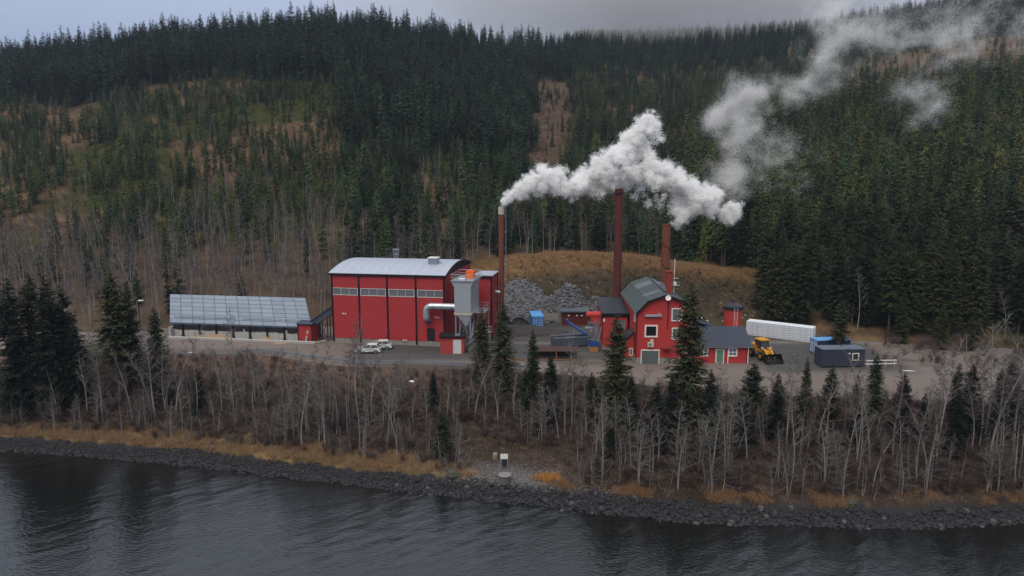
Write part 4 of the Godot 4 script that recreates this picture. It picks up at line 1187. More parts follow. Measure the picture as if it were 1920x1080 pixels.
func car(called: String, label: String, at: Vector3, yaw: float) -> void:
	# nose towards -x
	var o := thing(called, label, "car", at, yaw, "patterned white cars by the boiler house")
	var body := mat("car_white", Color8(196, 200, 202), 0.25, 0.0, 1.0, 1.0, 0.5)
	if not mats.has("car_pattern"):
		var m := StandardMaterial3D.new()
		m.resource_name = "car_pattern"
		m.roughness = 0.25
		var t := NoiseTexture2D.new()
		t.width = 256; t.height = 256; t.seamless = true
		var f := FastNoiseLite.new()
		f.seed = 5; f.noise_type = FastNoiseLite.TYPE_CELLULAR; f.frequency = 0.035; f.cellular_return_type = FastNoiseLite.RETURN_CELL_VALUE
		t.noise = f
		var g := Gradient.new()
		g.interpolation_mode = Gradient.GRADIENT_INTERPOLATE_CONSTANT
		g.offsets = PackedFloat32Array([0.0, 0.5, 0.72])
		g.colors = PackedColorArray([Color8(206, 210, 212), Color8(150, 158, 154), Color8(96, 102, 104)])
		t.color_ramp = g
		m.albedo_texture = t
		m.uv1_triplanar = true
		m.uv1_scale = Vector3.ONE * 0.45
		mats["car_pattern"] = m
	var glass := mat("car_glass", Color8(34, 38, 42), 0.05, 0.0, 1.0, 1.0, 0.6)
	var b := MB.new()
	var side := PackedVector2Array([Vector2(-2.2, 0.35), Vector2(2.2, 0.35), Vector2(2.28, 0.7), Vector2(2.2, 1.02), Vector2(1.9, 1.06), Vector2(-0.9, 1.02), Vector2(-1.9, 0.92), Vector2(-2.25, 0.74), Vector2(-2.3, 0.5)])
	b.prism(side, 0.88, -0.88)
	part(o, "body", b.mesh(), mats["car_pattern"])
	var c := MB.new()
	var lo := [Vector3(-1.05, 1.0, 0.84), Vector3(2.12, 1.03, 0.84), Vector3(2.12, 1.03, -0.84), Vector3(-1.05, 1.0, -0.84)]
	var hi := [Vector3(0.0, 1.5, 0.62), Vector3(1.5, 1.5, 0.62), Vector3(1.5, 1.5, -0.62), Vector3(0.0, 1.5, -0.62)]
	for k in 4:
		var j := (k + 1) % 4
		c.quad(lo[k], hi[k], hi[j], lo[j])
	part(o, "windows", c.mesh(), glass)
	var r := MB.new()
	r.box(Vector3(0.75, 1.53, 0), Vector3(1.6, 0.07, 1.28))
	for k in 4: r.bar(lo[k], hi[k], 0.05)
	for z in [1, -1]: r.bar(Vector3(0.55, 1.0, 0.85 * z), Vector3(0.6, 1.56, 0.65 * z), 0.05)
	part(o, "roof", r.mesh(), body)
	for x in [-1.4, 1.4]:
		for z in [-0.84, 0.84]:
			var wb := MB.new()
			wb.tube([Vector3(0, 0, -0.11), Vector3(0, 0, 0.11)], [0.35, 0.35], 18, true)
			var wh := part(o, "wheel", wb.mesh(), mat("tyre", Color8(26, 26, 28), 0.9), Vector3(x, 0.35, z))
			var rm := MB.new()
			rm.tube([Vector3(0, 0, -0.125), Vector3(0, 0, 0.125)], [0.2, 0.2], 12, true)
			part(wh, "rim", rm.mesh(), mat("alloy", Color8(150, 152, 156), 0.35, 0.6, 1.0))
	for z in [-0.62, 0.62]:
		bx(o, "headlight", Vector3(0.12, 0.14, 0.36), Vector3(-2.22, 0.72, z), mat("lamp_glass", Color8(210, 214, 220), 0.15))
		bx(o, "tail_light", Vector3(0.08, 0.3, 0.2), Vector3(2.24, 0.85, z * 1.2), mat("tail_red", Color8(140, 22, 22), 0.3))
		bx(o, "mirror", Vector3(0.12, 0.14, 0.2), Vector3(-0.75, 1.08, z * 1.5), body)
	bx(o, "bumper", Vector3(0.1, 0.2, 1.6), Vector3(-2.26, 0.44, 0), mats["black_trim"])

func wheel_loader() -> void:
	var o := thing("wheel_loader", "yellow wheel loader with a wide black bucket beside the office", "loader", Vector3(42.2, 8, -113.6), 12.0)
	var yel := mat("loader_yellow", Color8(206, 148, 34), 0.5, 0.0, 0.8, 0.8)
	var blk: Material = mats["black_trim"]
	var body := MB.new()
	body.prism(PackedVector2Array([Vector2(-3.0, 1.0), Vector2(-0.6, 1.0), Vector2(-0.6, 2.1), Vector2(-2.6, 2.2), Vector2(-3.05, 1.8)]), 0.8, -0.8)
	var r := Vector3(0, -90, 0)
	part(o, "engine_hood", body.mesh(), yel, Vector3.ZERO, r)
	bx(o, "front_frame", Vector3(1.0, 0.9, 2.0), Vector3(0, 1.1, 0.9), yel)
	var cab := bx(o, "cab", Vector3(1.4, 1.5, 1.5), Vector3(0, 2.35, -0.4), mat("cab_glass", Color8(60, 72, 80), 0.06, 0.0, 1.0, 1.0, 0.6))
	bx(cab, "cab_roof", Vector3(1.7, 0.2, 1.8), Vector3(0, 0.86, 0), yel)
	for x in [-0.7, 0.7]:
		for z in [-0.75, 0.75]: bx(cab, "pillar", Vector3(0.12, 1.5, 0.12), Vector3(x, 0, z), blk)
	bx(cab, "cab_base", Vector3(1.5, 0.4, 1.6), Vector3(0, -0.85, 0), yel)
	for x in [-1.05, 1.05]:
		for z in [-1.6, 1.3]:
			var w := MB.new()
			w.tube([Vector3(-0.28, 0, 0), Vector3(-0.2, 0, 0), Vector3(0.2, 0, 0), Vector3(0.28, 0, 0)], [0.62, 0.75, 0.75, 0.62], 18, true)
			var wh := part(o, "wheel", w.mesh(), mat("tyre", Color8(26, 26, 28), 0.9), Vector3(x, 0.75, z))
			var hub := MB.new()
			hub.tube([Vector3(-0.3, 0, 0), Vector3(0.3, 0, 0)], [0.34, 0.34], 12, true)
			part(wh, "rim", hub.mesh(), yel)
	for x in [-0.55, 0.55]:
		var a := MB.new()
		a.tube([Vector3(x, 1.9, 0.5), Vector3(x, 1.7, 1.6), Vector3(x, 0.7, 2.7)], [0.16, 0.18, 0.14], 6, true)
		part(o, "lift_arm", a.mesh(), yel)
		bx(o, "work_lamp", Vector3(0.3, 0.25, 0.2), Vector3(x * 1.5, 2.05, 1.0), mats["lamp_glass"])
	var bk := MB.new()
	var prof := [Vector2(3.0, 1.45), Vector2(2.72, 1.1), Vector2(2.7, 0.55), Vector2(2.95, 0.18), Vector2(3.9, 0.12)]
	for i in prof.size() - 1:
		var p: Vector2 = prof[i]
		var q: Vector2 = prof[i + 1]
		bk.quad(Vector3(-1.5, p.y, p.x), Vector3(1.5, p.y, p.x), Vector3(1.5, q.y, q.x), Vector3(-1.5, q.y, q.x))
		bk.quad(Vector3(-1.5, p.y, p.x - 0.06), Vector3(-1.5, q.y - 0.04, q.x - 0.03), Vector3(1.5, q.y - 0.04, q.x - 0.03), Vector3(1.5, p.y, p.x - 0.06))
	for x in [-1.5, 1.5]:
		var poly := PackedVector2Array()
		for p: Vector2 in prof: poly.append(Vector2(-p.x, p.y))
		var idx := Geometry2D.triangulate_polygon(poly)
		for i in range(0, idx.size(), 3):
			bk.tri(Vector3(x, poly[idx[i]].y, -poly[idx[i]].x), Vector3(x, poly[idx[i + 1]].y, -poly[idx[i + 1]].x), Vector3(x, poly[idx[i + 2]].y, -poly[idx[i + 2]].x))
	bk.box(Vector3(0, 0.1, 3.9), Vector3(3.05, 0.06, 0.25))
	part(o, "bucket", bk.mesh(), mat("bucket_black", Color8(36, 34, 34), 0.5, 0.3, 0.7, 0.8))

func shore_things() -> void:
	var p := func(x: float, d: float) -> Vector3: return Vector3(x, height(x, d), -d)
	var white: Material = mats["white_trim"]
	var nb := thing("notice_board", "white notice board on two posts above the stony landing", "sign", p.call(-1.0, 83.2), 4)
	for x in [-0.42, 0.42]: bx(nb, "post", Vector3(0.09, 1.9, 0.09), Vector3(x, 0.9, 0), mats["galvanised_steel"])
	bx(nb, "board", Vector3(0.95, 0.65, 0.06), Vector3(0, 1.72, 0.06), white)
	bx(nb, "lower_panel", Vector3(0.6, 0.85, 0.06), Vector3(0.05, 0.85, 0.02), mat("dark_panel", Color8(40, 42, 46), 0.6))
	var st := thing("stone_post", "squat tan marker block behind the white notice board", "block", p.call(-2.2, 86.0), 10)
	var sp := MB.new()
	sp.lathe([Vector2(0.34, -0.1), Vector2(0.36, 0.6), Vector2(0.3, 0.82), Vector2(0, 0.86)], 9)
	part(st, "block", sp.mesh(), mat("tan_stone", Color8(146, 132, 108), 0.9, 0.0, 0.7, 0.8))
	var w := thing("well_ring", "round concrete well ring on the grey stony landing", "well", p.call(-0.9, 79.9), 0)
	var wb := MB.new()
	wb.lathe([Vector2(0.7, -0.2), Vector2(0.72, 0.75), Vector2(0.62, 0.78), Vector2(0.6, 0.6), Vector2(0.0, 0.55)], 22)
	part(w, "ring", wb.mesh(), mat("well_concrete", Color8(112, 108, 106), 0.9, 0.0, 0.6, 0.8))
	var wl := MB.new()
	wl.lathe([Vector2(0.8, 0.75), Vector2(0.8, 0.86), Vector2(0.0, 0.88)], 22)
	part(w, "lid", wl.mesh(), mat("well_lid", Color8(140, 134, 132), 0.9, 0.0, 0.6, 0.8))
	var big := [[-7.4, 81.6, 1.9, "mossy green boulder at the water left of the landing"], [9.6, 77.2, 1.2, "dark angular boulder on the shore right of the landing"], [38.5, 74.0, 1.1, "green tinted boulder among the dark shore stones"]]
	for q in big:
		var o := part(self, "boulder", stone_mesh(int(q[0] * 3 + 40)), mat("boulder%d" % int(q[0]), Color8(86, 88, 78) if q[0] != 9.6 else Color8(62, 62, 66), 0.9, 0.0, 0.5, 1.0), p.call(q[0], q[1]) + Vector3(0, 0.1, 0))
		o.scale = Vector3.ONE * q[2]
		tag(o, q[3], "boulder", "boulders on the lake shore")
	# stones of the shore: the largest as single parts, the rest as one mass
	var meshes := []
	for k in 5: meshes.append(stone_mesh(100 + k))
	var tones := [mat("shore_stone_a", Color8(46, 44, 49), 0.75, 0.0, 0.6, 0.7), mat("shore_stone_b", Color8(60, 58, 62), 0.8, 0.0, 0.6, 0.7), mat("shore_stone_c", Color8(36, 34, 38), 0.7, 0.0, 0.6, 0.7), mat("shore_stone_d", Color8(90, 88, 88), 0.85, 0.0, 0.6, 0.7)]
	var bank := thing("stone_bank", "band of dark tumbled stones along the lake edge", "stone bank")
	tag(bank, "", "", "", "structure")
	var rest := [[], [], []]
	var count := 0
	for k in 9000:
		var x := rng.randf_range(-78.0, 64.0) if k > 320 else rng.randf_range(-16.0, 56.0)
		var f := rng.randf()
		var d := shore(x) - 0.5 + f * (2.8 + 0.7 * n_mid.get_noise_1d(x * 3.0))
		var s := rng.randf_range(0.22, 0.55) * (1.15 if f < 0.5 else 0.8)
		if k <= 320: s = rng.randf_range(0.5, 0.95)
		var at := Vector3(x, height(x, d) + s * 0.12, -d)
		if k <= 320 and count < 300:
			count += 1
			var o := part(bank, "stone", meshes[k % 5], tones[[0, 0, 2, 1, 3][rng.randi() % 5]], at)
			o.transform = spin(Vector3(s, s * 0.9, s), at, 0.7)
		else:
			rest[[0, 1, 2][rng.randi() % 3]].append(spin(Vector3(s, s * 0.9, s), at, 0.7))
	for k in 3:
		var r := scatter(bank, "small_stones", meshes[k], tones[k], rest[k])
		r.set_meta("label", "smaller dark stones of the lake edge")
	# pale pebbles of the landing
	var xs := []
	for k in 1500:
		var x := rng.randfn(-0.5, 5.5)
		var d := shore(x) + 2.0 + absf(rng.randfn(0.0, 3.2))
		var s := rng.randf_range(0.06, 0.26)
		xs.append(spin(Vector3(s, s * 0.7, s), Vector3(x, height(x, d) + 0.02, -d), 0.5))
	tag(scatter(self, "landing_pebbles", meshes[3], mat("pebble", Color8(128, 126, 124), 0.9, 0.0, 0.6, 1.0), xs), "pale pebbles scattered over the small landing", "pebbles")

func small_things() -> void:
	var l := thing("lamp_post", "pole lamp with a white head behind the left spruces", "lamp", Vector3(-69.5, 8, -126.5))
	var b := MB.new()
	b.tube([Vector3(0, 0, 0), Vector3(0, 7.4, 0), Vector3(0.5, 7.6, 0)], [0.09, 0.06, 0.05], 8, true)
	part(l, "pole", b.mesh(), mats["galvanised_steel"])
	bx(l, "lamp_head", Vector3(0.9, 0.16, 0.35), Vector3(0.75, 7.62, 0), mats["white_trim"])
	# remnants of snow
	var snow := mat("old_snow", Color8(226, 230, 236), 0.8, 0.0, 0.85, 0.8)
	var at := [[62.5, 106.0, 1.7, 0.16, "thin streak of old snow beside the road right of the fence"], [-56.0, 117.6, 0.7, 0.14, "patch of old snow on the road edge by the left spruces"], [-15.6, 104.0, 0.5, 0.35, "patch of old snow on the bank below the cars"], [-17.5, 102.0, 0.5, 0.35, "lower patch of old snow on the bank below the cars"]]
	for q in at:
		var o := thing("snow_patch", q[4], "snow", Vector3(q[0], height(q[0], q[1]) + 0.12, -q[1]), -12, "last snow patches")
		part(o, "snow", heap_mesh(q[2], q[3], 0.16, int(q[0] + 200), 0.2, 0.4), snow)

# ---------------------------------------------------------------- trees
func spruce_crown(seed_: int, h: float, rad: float, base: float, whorl: float, per: int, sprays: int, spray_len: float) -> ArrayMesh:
	var r := RandomNumberGenerator.new()
	r.seed = seed_
	var b := MB.new()
	var y := h * base
	while y < h * 0.985:
		var t := (y - h * base) / (h * (1.0 - base))
		var reach := rad * (pow(1.0 - t, 0.72) * 0.96 + 0.04) * (0.65 + 0.35 * smoothstep(0.0, 0.12, t))
		var k := maxi(4, per - int(t * 2.0))
		for i in k:
			var az := r.randf() * TAU
			var L := reach * r.randf_range(0.6, 1.18)
			var out := Vector3(cos(az), 0, sin(az))
			var side := Vector3(-sin(az), 0, cos(az))
			var droop := lerpf(0.55, -0.55, t) * r.randf_range(0.7, 1.25)
			var y0 := y + r.randf_range(-0.5, 0.5) * whorl
			var m := maxi(3, int(sprays * (0.35 + 0.65 * L / rad)))
			for q in m:
				var s := (q + 0.6 + r.randf_range(-0.3, 0.3)) / m
				var p := Vector3(0, y0, 0) + out * L * s + Vector3.UP * (-droop * L * s + 0.28 * L * s * s * maxf(droop, 0.0))
				var sg := 1.0 if q % 2 == 0 else -1.0
				var dir := (out * r.randf_range(0.5, 1.0) + side * sg * r.randf_range(0.25, 0.9) + Vector3.UP * r.randf_range(-0.65, 0.1)).normalized()
				var ln := spray_len * r.randf_range(0.6, 1.2) * (1.0 - 0.35 * s) * clampf(L / 1.2, 0.35, 1.0)
				var wd := dir.cross(Vector3.UP + Vector3(r.randfn() * 0.5, 0, r.randfn() * 0.5)).normalized() * ln * r.randf_range(0.16, 0.3)
				var hang := Vector3.UP * -ln * 0.18
				b.tri(p - dir * ln * 0.15, p + dir * ln * 0.45 + wd + hang * 0.4, p + dir * ln + hang)
				b.tri(p - dir * ln * 0.15, p + dir * ln + hang, p + dir * ln * 0.45 - wd + hang * 0.4)
		y += whorl * r.randf_range(0.7, 1.2)
	b.tri(Vector3(-0.06, h * 0.95, 0), Vector3(0, h * 1.02, 0), Vector3(0.06, h * 0.95, 0))
	b.tri(Vector3(0, h * 0.95, -0.06), Vector3(0, h * 1.02, 0), Vector3(0, h * 0.95, 0.06))
	return b.mesh()

func trunk_mesh(h: float, r0: float, lean := 0.0) -> ArrayMesh:
	var b := MB.new()
	b.tube([Vector3(0, -0.5, 0), Vector3(lean * 0.3, h * 0.3, 0), Vector3(lean * 0.6, h * 0.65, 0), Vector3(0, h * 0.97, 0)], [r0 * 1.15, r0 * 0.85, r0 * 0.5, 0.02], 7)
	return b.mesh()

func bare_tree(seed_: int, h: float, kind: int) -> Array:
	# kind 0 slim birch, 1 spreading grey tree with crooked limbs, 2 tall pale birch with long crown, 3 many-stemmed bush
	var r := RandomNumberGenerator.new()
	r.seed = seed_
	var wood := MB.new()
	var twigs := MB.new()
	var stems := 1 if kind in [0, 2] else (r.randi_range(1, 2) if kind == 1 else r.randi_range(6, 9))
	for s in stems:
		var hh := h * (1.0 if s == 0 else r.randf_range(0.6, 0.95))
		var lean := Vector3(r.randfn(), 0, r.randfn()) * (0.035 if kind == 0 else 0.09 if kind < 3 else 0.3) * hh
		var r0 := hh * (0.0085 if kind in [0, 2] else 0.0105 if kind == 1 else 0.006) + 0.015
		var pts := []
		var rad := []
		var wob := Vector3(r.randfn(), 0, r.randfn()) * 0.02 * hh
		var segs := 7
		for i in segs + 1:
			var t := i / float(segs)
			pts.append(lean * t * t + wob * sin(t * 5.0 + s) * (0.5 if kind != 1 else 1.1) + Vector3(0.12 * s, hh * t - (0.4 if i == 0 else 0.0), -0.1 * s))
			rad.append(maxf(r0 * (1.0 - 0.9 * t), 0.012))
		wood.tube(pts, rad, 6)
		var first := 0.35 if kind == 0 else 0.22 if kind == 1 else 0.4 if kind == 2 else 0.2
		var nb := int(hh * (1.9 if kind != 3 else 2.2))
		for i in nb:
			var t := lerpf(first, 0.97, (i + r.randf()) / nb)
			var k := t * segs
			var p: Vector3 = pts[int(k)].lerp(pts[mini(int(k) + 1, segs)], k - int(k))
			var az := r.randf() * TAU
			var up := r.randf_range(0.5, 1.3) if kind != 1 else r.randf_range(0.1, 0.9)
			var L := hh * (1.0 - t + 0.12) * r.randf_range(0.22, 0.42) * (0.75 if kind == 0 else 1.15 if kind == 1 else 0.85)
			var dir := Vector3(cos(az), up, sin(az)).normalized()
			var bend := Vector3(r.randfn(), r.randfn() * 0.6, r.randfn()) * 0.16
			var p1 := p + (dir + bend) * L * 0.5
			var p2 := p1 + (dir - bend * 0.7 + Vector3.UP * (0.15 if kind != 2 else -0.15)).normalized() * L * 0.5
			var br := maxf(r0 * 0.34 * (1.0 - t * 0.6), 0.014)
			(wood if kind != 3 else twigs).tube([p, p1, p2], [br, br * 0.65, 0.01], 4)
			var nt := int(5 + L * 3.2)
			for q in nt:
				var f := r.randf_range(0.2, 1.0)
				var o := (p.lerp(p1, f * 2.0) if f < 0.5 else p1.lerp(p2, f * 2.0 - 1.0))
				var d2 := (dir + Vector3(r.randfn(), r.randfn() * 0.7 + 0.15, r.randfn()) * 0.75).normalized()
				var l2 := r.randf_range(0.35, 1.0) * (0.55 + 0.16 * L)
				var mid := o + d2 * l2 * 0.5
				var e := mid + (d2 + Vector3(r.randfn(), r.randfn() * 0.6 + (0.1 if kind != 2 else -0.4), r.randfn()) * 0.4).normalized() * l2 * 0.5
				twigs.tube([o, mid, e], [0.019, 0.014, 0.008], 3)
				for w in 2:
					var d3 := (d2 + Vector3(r.randfn(), r.randfn() + 0.1, r.randfn()) * 0.7).normalized()
					var o3 := o.lerp(mid, r.randf()) if w == 0 else mid.lerp(e, r.randf())
					twigs.tube([o3, o3 + d3 * l2 * r.randf_range(0.3, 0.6)], [0.014, 0.007], 3)
	return [wood.mesh(), twigs.mesh()]

var spruce_tint := []
var spruce_near := []
var spruce_far := []
var birch_kinds := []
var bark_brown: Material
var bark_pale: Material
var twig_mats := []

func prepare_trees() -> void:
	for q in [Color(0.020, 0.036, 0.018), Color(0.030, 0.050, 0.020), Color(0.062, 0.072, 0.030), Color(0.015, 0.026, 0.017), Color(0.055, 0.070, 0.018)]:
		var m := StandardMaterial3D.new()
		m.resource_name = "needles"
		m.albedo_color = lin(q.r, q.g, q.b)
		m.roughness = 0.8
		m.metallic_specular = 0.25
		m.backlight_enabled = true
		m.backlight = Color(0.25, 0.25, 0.2)
		m.albedo_texture = noise_tex("needle_tone", 0.45, 0.03, 3)
		m.uv1_triplanar = true
		m.uv1_scale = Vector3.ONE * 0.7
		spruce_tint.append(m)
	for k in 6:
		var h: float = [20.0, 22.0, 18.0, 20.0, 15.0, 20.0][k]
		var rad: float = [3.4, 3.5, 3.0, 2.6, 3.6, 3.1][k]
		var base: float = [0.10, 0.06, 0.12, 0.2, 0.03, 0.34][k]
		spruce_near.append([spruce_crown(300 + k, h, rad, base, 0.40, 9, 16, 0.85), trunk_mesh(h, 0.24), h])
	for k in 6:
		var h: float = [18.0, 18.0, 18.0, 18.0, 16.0, 18.0][k]
		var rad: float = [2.5, 2.1, 2.7, 1.8, 2.9, 2.2][k]
		var base: float = [0.08, 0.12, 0.05, 0.2, 0.04, 0.38][k]
		spruce_far.append([spruce_crown(400 + k, h, rad, base, 0.72, 8, 6, 1.25), trunk_mesh(h, 0.2), h])
	for k in 10:
		var kind: int = [0, 0, 0, 2, 2, 1, 1, 1, 3, 3][k]
		var h: float = [11.0, 12.0, 10.0, 14.0, 13.0, 9.0, 8.0, 10.0, 4.0, 3.2][k]
		var m := bare_tree(500 + k, h, kind)
		birch_kinds.append([m[0], m[1], h, kind])
	bark_brown = mat("spruce_bark", Color8(96, 84, 76), 0.95, 0.0, 0.6, 0.6)
	var bp := StandardMaterial3D.new()
	bp.resource_name = "birch_bark"
	bp.albedo_color = Color8(196, 191, 184)
	bp.roughness = 0.9
	var t := noise_tex("bark_marks", 0.25, 0.05, 3)
	bp.albedo_texture = t
	bp.uv1_triplanar = true
	bp.uv1_scale = Vector3(0.6, 1.6, 0.6)
	bark_pale = bp
	mats["birch_bark"] = bp
	twig_mats = [mat("twigs_purple", Color8(98, 87, 86), 0.95, 0.0, 0.7, 0.6), mat("twigs_grey", Color8(118, 112, 106), 0.95, 0.0, 0.7, 0.6), mat("twigs_rust", Color8(78, 60, 55), 0.95, 0.0, 0.7, 0.6)]

func add_spruce(at: Vector3, h: float, k: int, tint: int, near: bool, wide := 1.0) -> Node3D:
	var v: Array = spruce_near[k % 6] if near else spruce_far[k % 6]
	var o := Node3D.new()
	o.name = numbered("spruce_tree")
	add_child(o)
	var s: float = h / v[2]
	o.transform = Transform3D(Basis(Vector3.UP, rng.randf() * TAU).scaled_local(Vector3(s * wide, s, s * wide)), at)
	part(o, "trunk", v[1], bark_brown)
	part(o, "crown", v[0], spruce_tint[tint])
	tag(o, "", "tree")
	return o

func add_birch(at: Vector3, h: float, k: int, twig: int) -> Node3D:
	var v: Array = birch_kinds[k]
	var o := Node3D.new()
	o.name = numbered("birch_tree" if v[3] != 1 else "bare_tree")
	add_child(o)
	var s: float = h / v[2]
	o.transform = Transform3D((Basis(Vector3(rng.randfn(), 0, rng.randfn()).normalized(), rng.randfn() * 0.045) * Basis(Vector3.UP, rng.randf() * TAU)).scaled_local(Vector3.ONE * s), at)
	part(o, "trunk", v[0], bark_pale)
	part(o, "crown", v[1], twig_mats[twig])
	tag(o, "", "tree")
	return o

func ordinal(n: int) -> String:
	var e := "th"
	if n % 100 < 11 or n % 100 > 13:
		e = ["th", "st", "nd", "rd", "th", "th", "th", "th", "th", "th"][n % 10]
	return "%d%s" % [n, e]

func label_row(list: Array, phrase: String, group: String) -> void:
	list.sort_custom(func(a, b): return a.position.x / -a.position.z < b.position.x / -b.position.z)
	for i in list.size():
		tag(list[i], phrase % ordinal(i + 1), "tree", group)

func bank_trees() -> void:
	var at := func(x: float, d: float) -> Vector3: return Vector3(x, height(x, d) - 0.1, -d)
	# spruces one can tell apart: x, depth, level of the tip, kind, tint, width, label
	var list := [
		[-73.7, 100.0, 23.7, 1, 3, 1.15, "dark spruce at the far left end of the lake bank"],
		[-72.6, 103.0, 24.0, 0, 0, 1.1, "tall dark spruce second from the left edge of the bank"],
		[-68.9, 101.0, 24.0, 1, 3, 1.15, "dark spruce third from the left edge of the bank"],
		[-68.6, 104.0, 22.3, 2, 0, 1.1, "spruce fourth from the left, left of the road bend"],
		[-65.7, 101.5, 17.1, 0, 3, 1.1, "spruce fifth from the left above bare white birches"],
		[-67.3, 106.0, 12.7, 2, 0, 1.2, "lower spruce at the right edge of the left spruce group"],
		[-60.6, 103.5, 24.2, 5, 2, 1.15, "thin olive spruce in front of the fuel store end"],
		[-58.9, 104.5, 22.3, 3, 1, 1.0, "open crowned spruce beside the thin olive spruce"],
		[-54.2, 103.0, 18.8, 1, 0, 1.0, "dense dark spruce before the left end of the fuel store"],
		[-46.1, 98.5, 10.5, 4, 0, 1.0, "small low spruce among brush right of the dark spruce"],
		[-9.1, 86.3, 8.2, 4, 1, 1.25, "short bright green spruce close to the landing"],
		[-4.6, 103.5, 18.5, 1, 2, 1.25, "left olive spruce of the pair before the grey filter"],
		[-1.4, 102.0, 19.8, 0, 2, 1.2, "right olive spruce of the pair before the slim chimney"],
		[3.1, 99.0, 16.4, 3, 1, 1.0, "narrow spruce in front of the timber rack"],
		[1.9, 95.0, 11.5, 0, 0, 1.15, "dark spruce below the narrow one above the landing"],
		[4.8, 93.0, 11.3, 4, 3, 1.05, "dense black green spruce right of the landing path"],
		[14.1, 91.0, 20.1, 0, 2, 1.3, "tall olive spruce left of the red house front"],
		[15.8, 88.5, 12.6, 2, 3, 1.1, "dark lower spruce at the foot of the tall olive spruce"],
		[23.3, 89.0, 24.8, 1, 2, 1.25, "tallest olive spruce covering the right half of red house"],
		[25.9, 87.0, 13.7, 2, 3, 1.1, "dark spruce at the foot of the tallest spruce"],
		[20.5, 85.5, 13.5, 0, 3, 1.0, "dark spruce left of the foot of the tallest spruce"],
		[31.7, 88.0, 14.3, 4, 0, 1.35, "wide conical dark green spruce below the office"],
		[39.3, 89.5, 14.6, 3, 2, 0.95, "slim spruce below the navy container"],
		[48.2, 89.0, 15.2, 0, 1, 1.2, "green spruce below the dark cabin"],
		[46.7, 90.5, 12.0, 2, 2, 1.0, "thin spruce just left of the cabin spruce"],
		[51.6, 83.5, 11.6, 3, 3, 1.0, "dark narrow spruce between birches on the right bank"],
		[57.2, 86.0, 14.7, 1, 3, 1.1, "dark spruce behind the tall right birches"],
		[64.2, 88.0, 13.5, 0, 3, 1.1, "dark spruce at the right end of the bank"],
		[52.7, 89.5, 10.8, 2, 3, 1.2, "low dark spruce near the road on the right bank"],
		[55.3, 114.2, 17.9, 5, 2, 1.35, "broad open spruce between navy container and cabin"],
	]
	for q in list:
		var foot: Vector3 = at.call(q[0], q[1])
		var o := add_spruce(foot, q[2] - foot.y, q[3], q[4], true, q[5])
		tag(o, q[6], "tree", "spruces on the lake bank")
	for q in [[76.0, 120.0, 8.5, "yellow green young spruce at the yard edge, far right"], [80.5, 119.0, 6.5, "second yellow green young spruce at the far right yard edge"], [71.5, 124.5, 10.0, "yellow green spruce in front of the dark right forest edge"]]:
		tag(add_spruce(Vector3(q[0], 7.9, -q[1]), q[2], 1, 4, true, 1.1), q[3], "tree", "young spruces at the yard edge")
	var dark := []
	for q in [[10.8, 90.5, 8.0], [12.6, 84.5, 6.5], [18.2, 84.0, 9.5], [24.6, 82.6, 8.5], [29.0, 84.0, 7.5], [33.8, 85.0, 9.0], [36.6, 84.2, 7.0], [41.0, 86.0, 9.0], [43.6, 83.4, 7.5], [49.6, 84.6, 9.0], [54.6, 81.6, 8.0], [57.6, 84.0, 10.0], [62.8, 84.5, 10.5], [67.5, 85.5, 10.5], [5.6, 96.4, 8.5], [-11.4, 97.0, 6.0]]:
		var o := add_spruce(at.call(q[0], q[1]), q[2], rng.randi() % 5, [3, 3, 0][rng.randi() % 3], true, 1.25)
		dark.append(o)
	label_row(dark, "low dark spruce among bare stems on the bank, %s from the left", "spruces on the lake bank")
	# bare trees
	var left := []
	var mid := []
	var right := []
	var n := 0
	var tries := 0
	while n < 236 and tries < 6000:
		tries += 1
		var x := rng.randf_range(-80.0, 68.0)
		var s := shore(x)
		var r := road_edge(x)
		var f := pow(rng.randf(), 0.9)
		var d := lerpf(s + 4.2, r - 2.0, f)
		if x > -6.0 and x < 8.0 and d < s + 14.0: continue
		if x < -8.0 and x > -60.0 and f > 0.62 and rng.randf() < 0.85: continue
		if x > -8.0 and f > 0.75 and rng.randf() < 0.7: continue
		var k: int
		var h: float
		if rng.randf() < 0.42:
			k = rng.randi_range(5, 7); h = rng.randf_range(4.5, 8.5)
		else:
			k = rng.randi_range(0, 4); h = rng.randf_range(6.5, 11.0)
		if x > 45.0 and k < 5: h *= 1.35
		if x < -50.0 and k < 5: h *= 1.1
		var o := add_birch(at.call(x, d), h, k, [0, 1, 1, 2][rng.randi() % 4])
		n += 1
		if x < -25.0: left.append(o)
		elif x < 20.0: mid.append(o)
		else: right.append(o)
	# a few that stand out
	for q in [[58.0, 80.0, 17.5, 4], [52.8, 82.0, 15.5, 3], [60.8, 79.5, 18.0, 3], [44.0, 81.0, 14.0, 4], [34.5, 83.0, 13.0, 3], [65.0, 82.5, 16.0, 4], [-52.0, 97.0, 15.0, 3], [-49.5, 98.0, 13.5, 4], [-28.5, 92.0, 13.0, 3], [-22.0, 95.5, 14.0, 4]]:
		var o := add_birch(at.call(q[0], q[1]), q[2], q[3], 0)
		if q[0] < -25.0: left.append(o)
		elif q[0] < 20.0: mid.append(o)
		else: right.append(o)
	var lab := func(l: Array, phrase: String) -> void: label_row(l, phrase, "bare trees on the lake bank")
	lab.call(left, "bare grey tree on the bank below the fuel store, %s from the left there")
	lab.call(mid, "bare grey tree on the bank near the landing, %s from the left there")
	lab.call(right, "bare grey tree on the right bank below the red house, %s from the left")
	# slender saplings between them: past counting
	var sap := [[], [], [], []]
	var kinds := [0, 2, 5, 6]
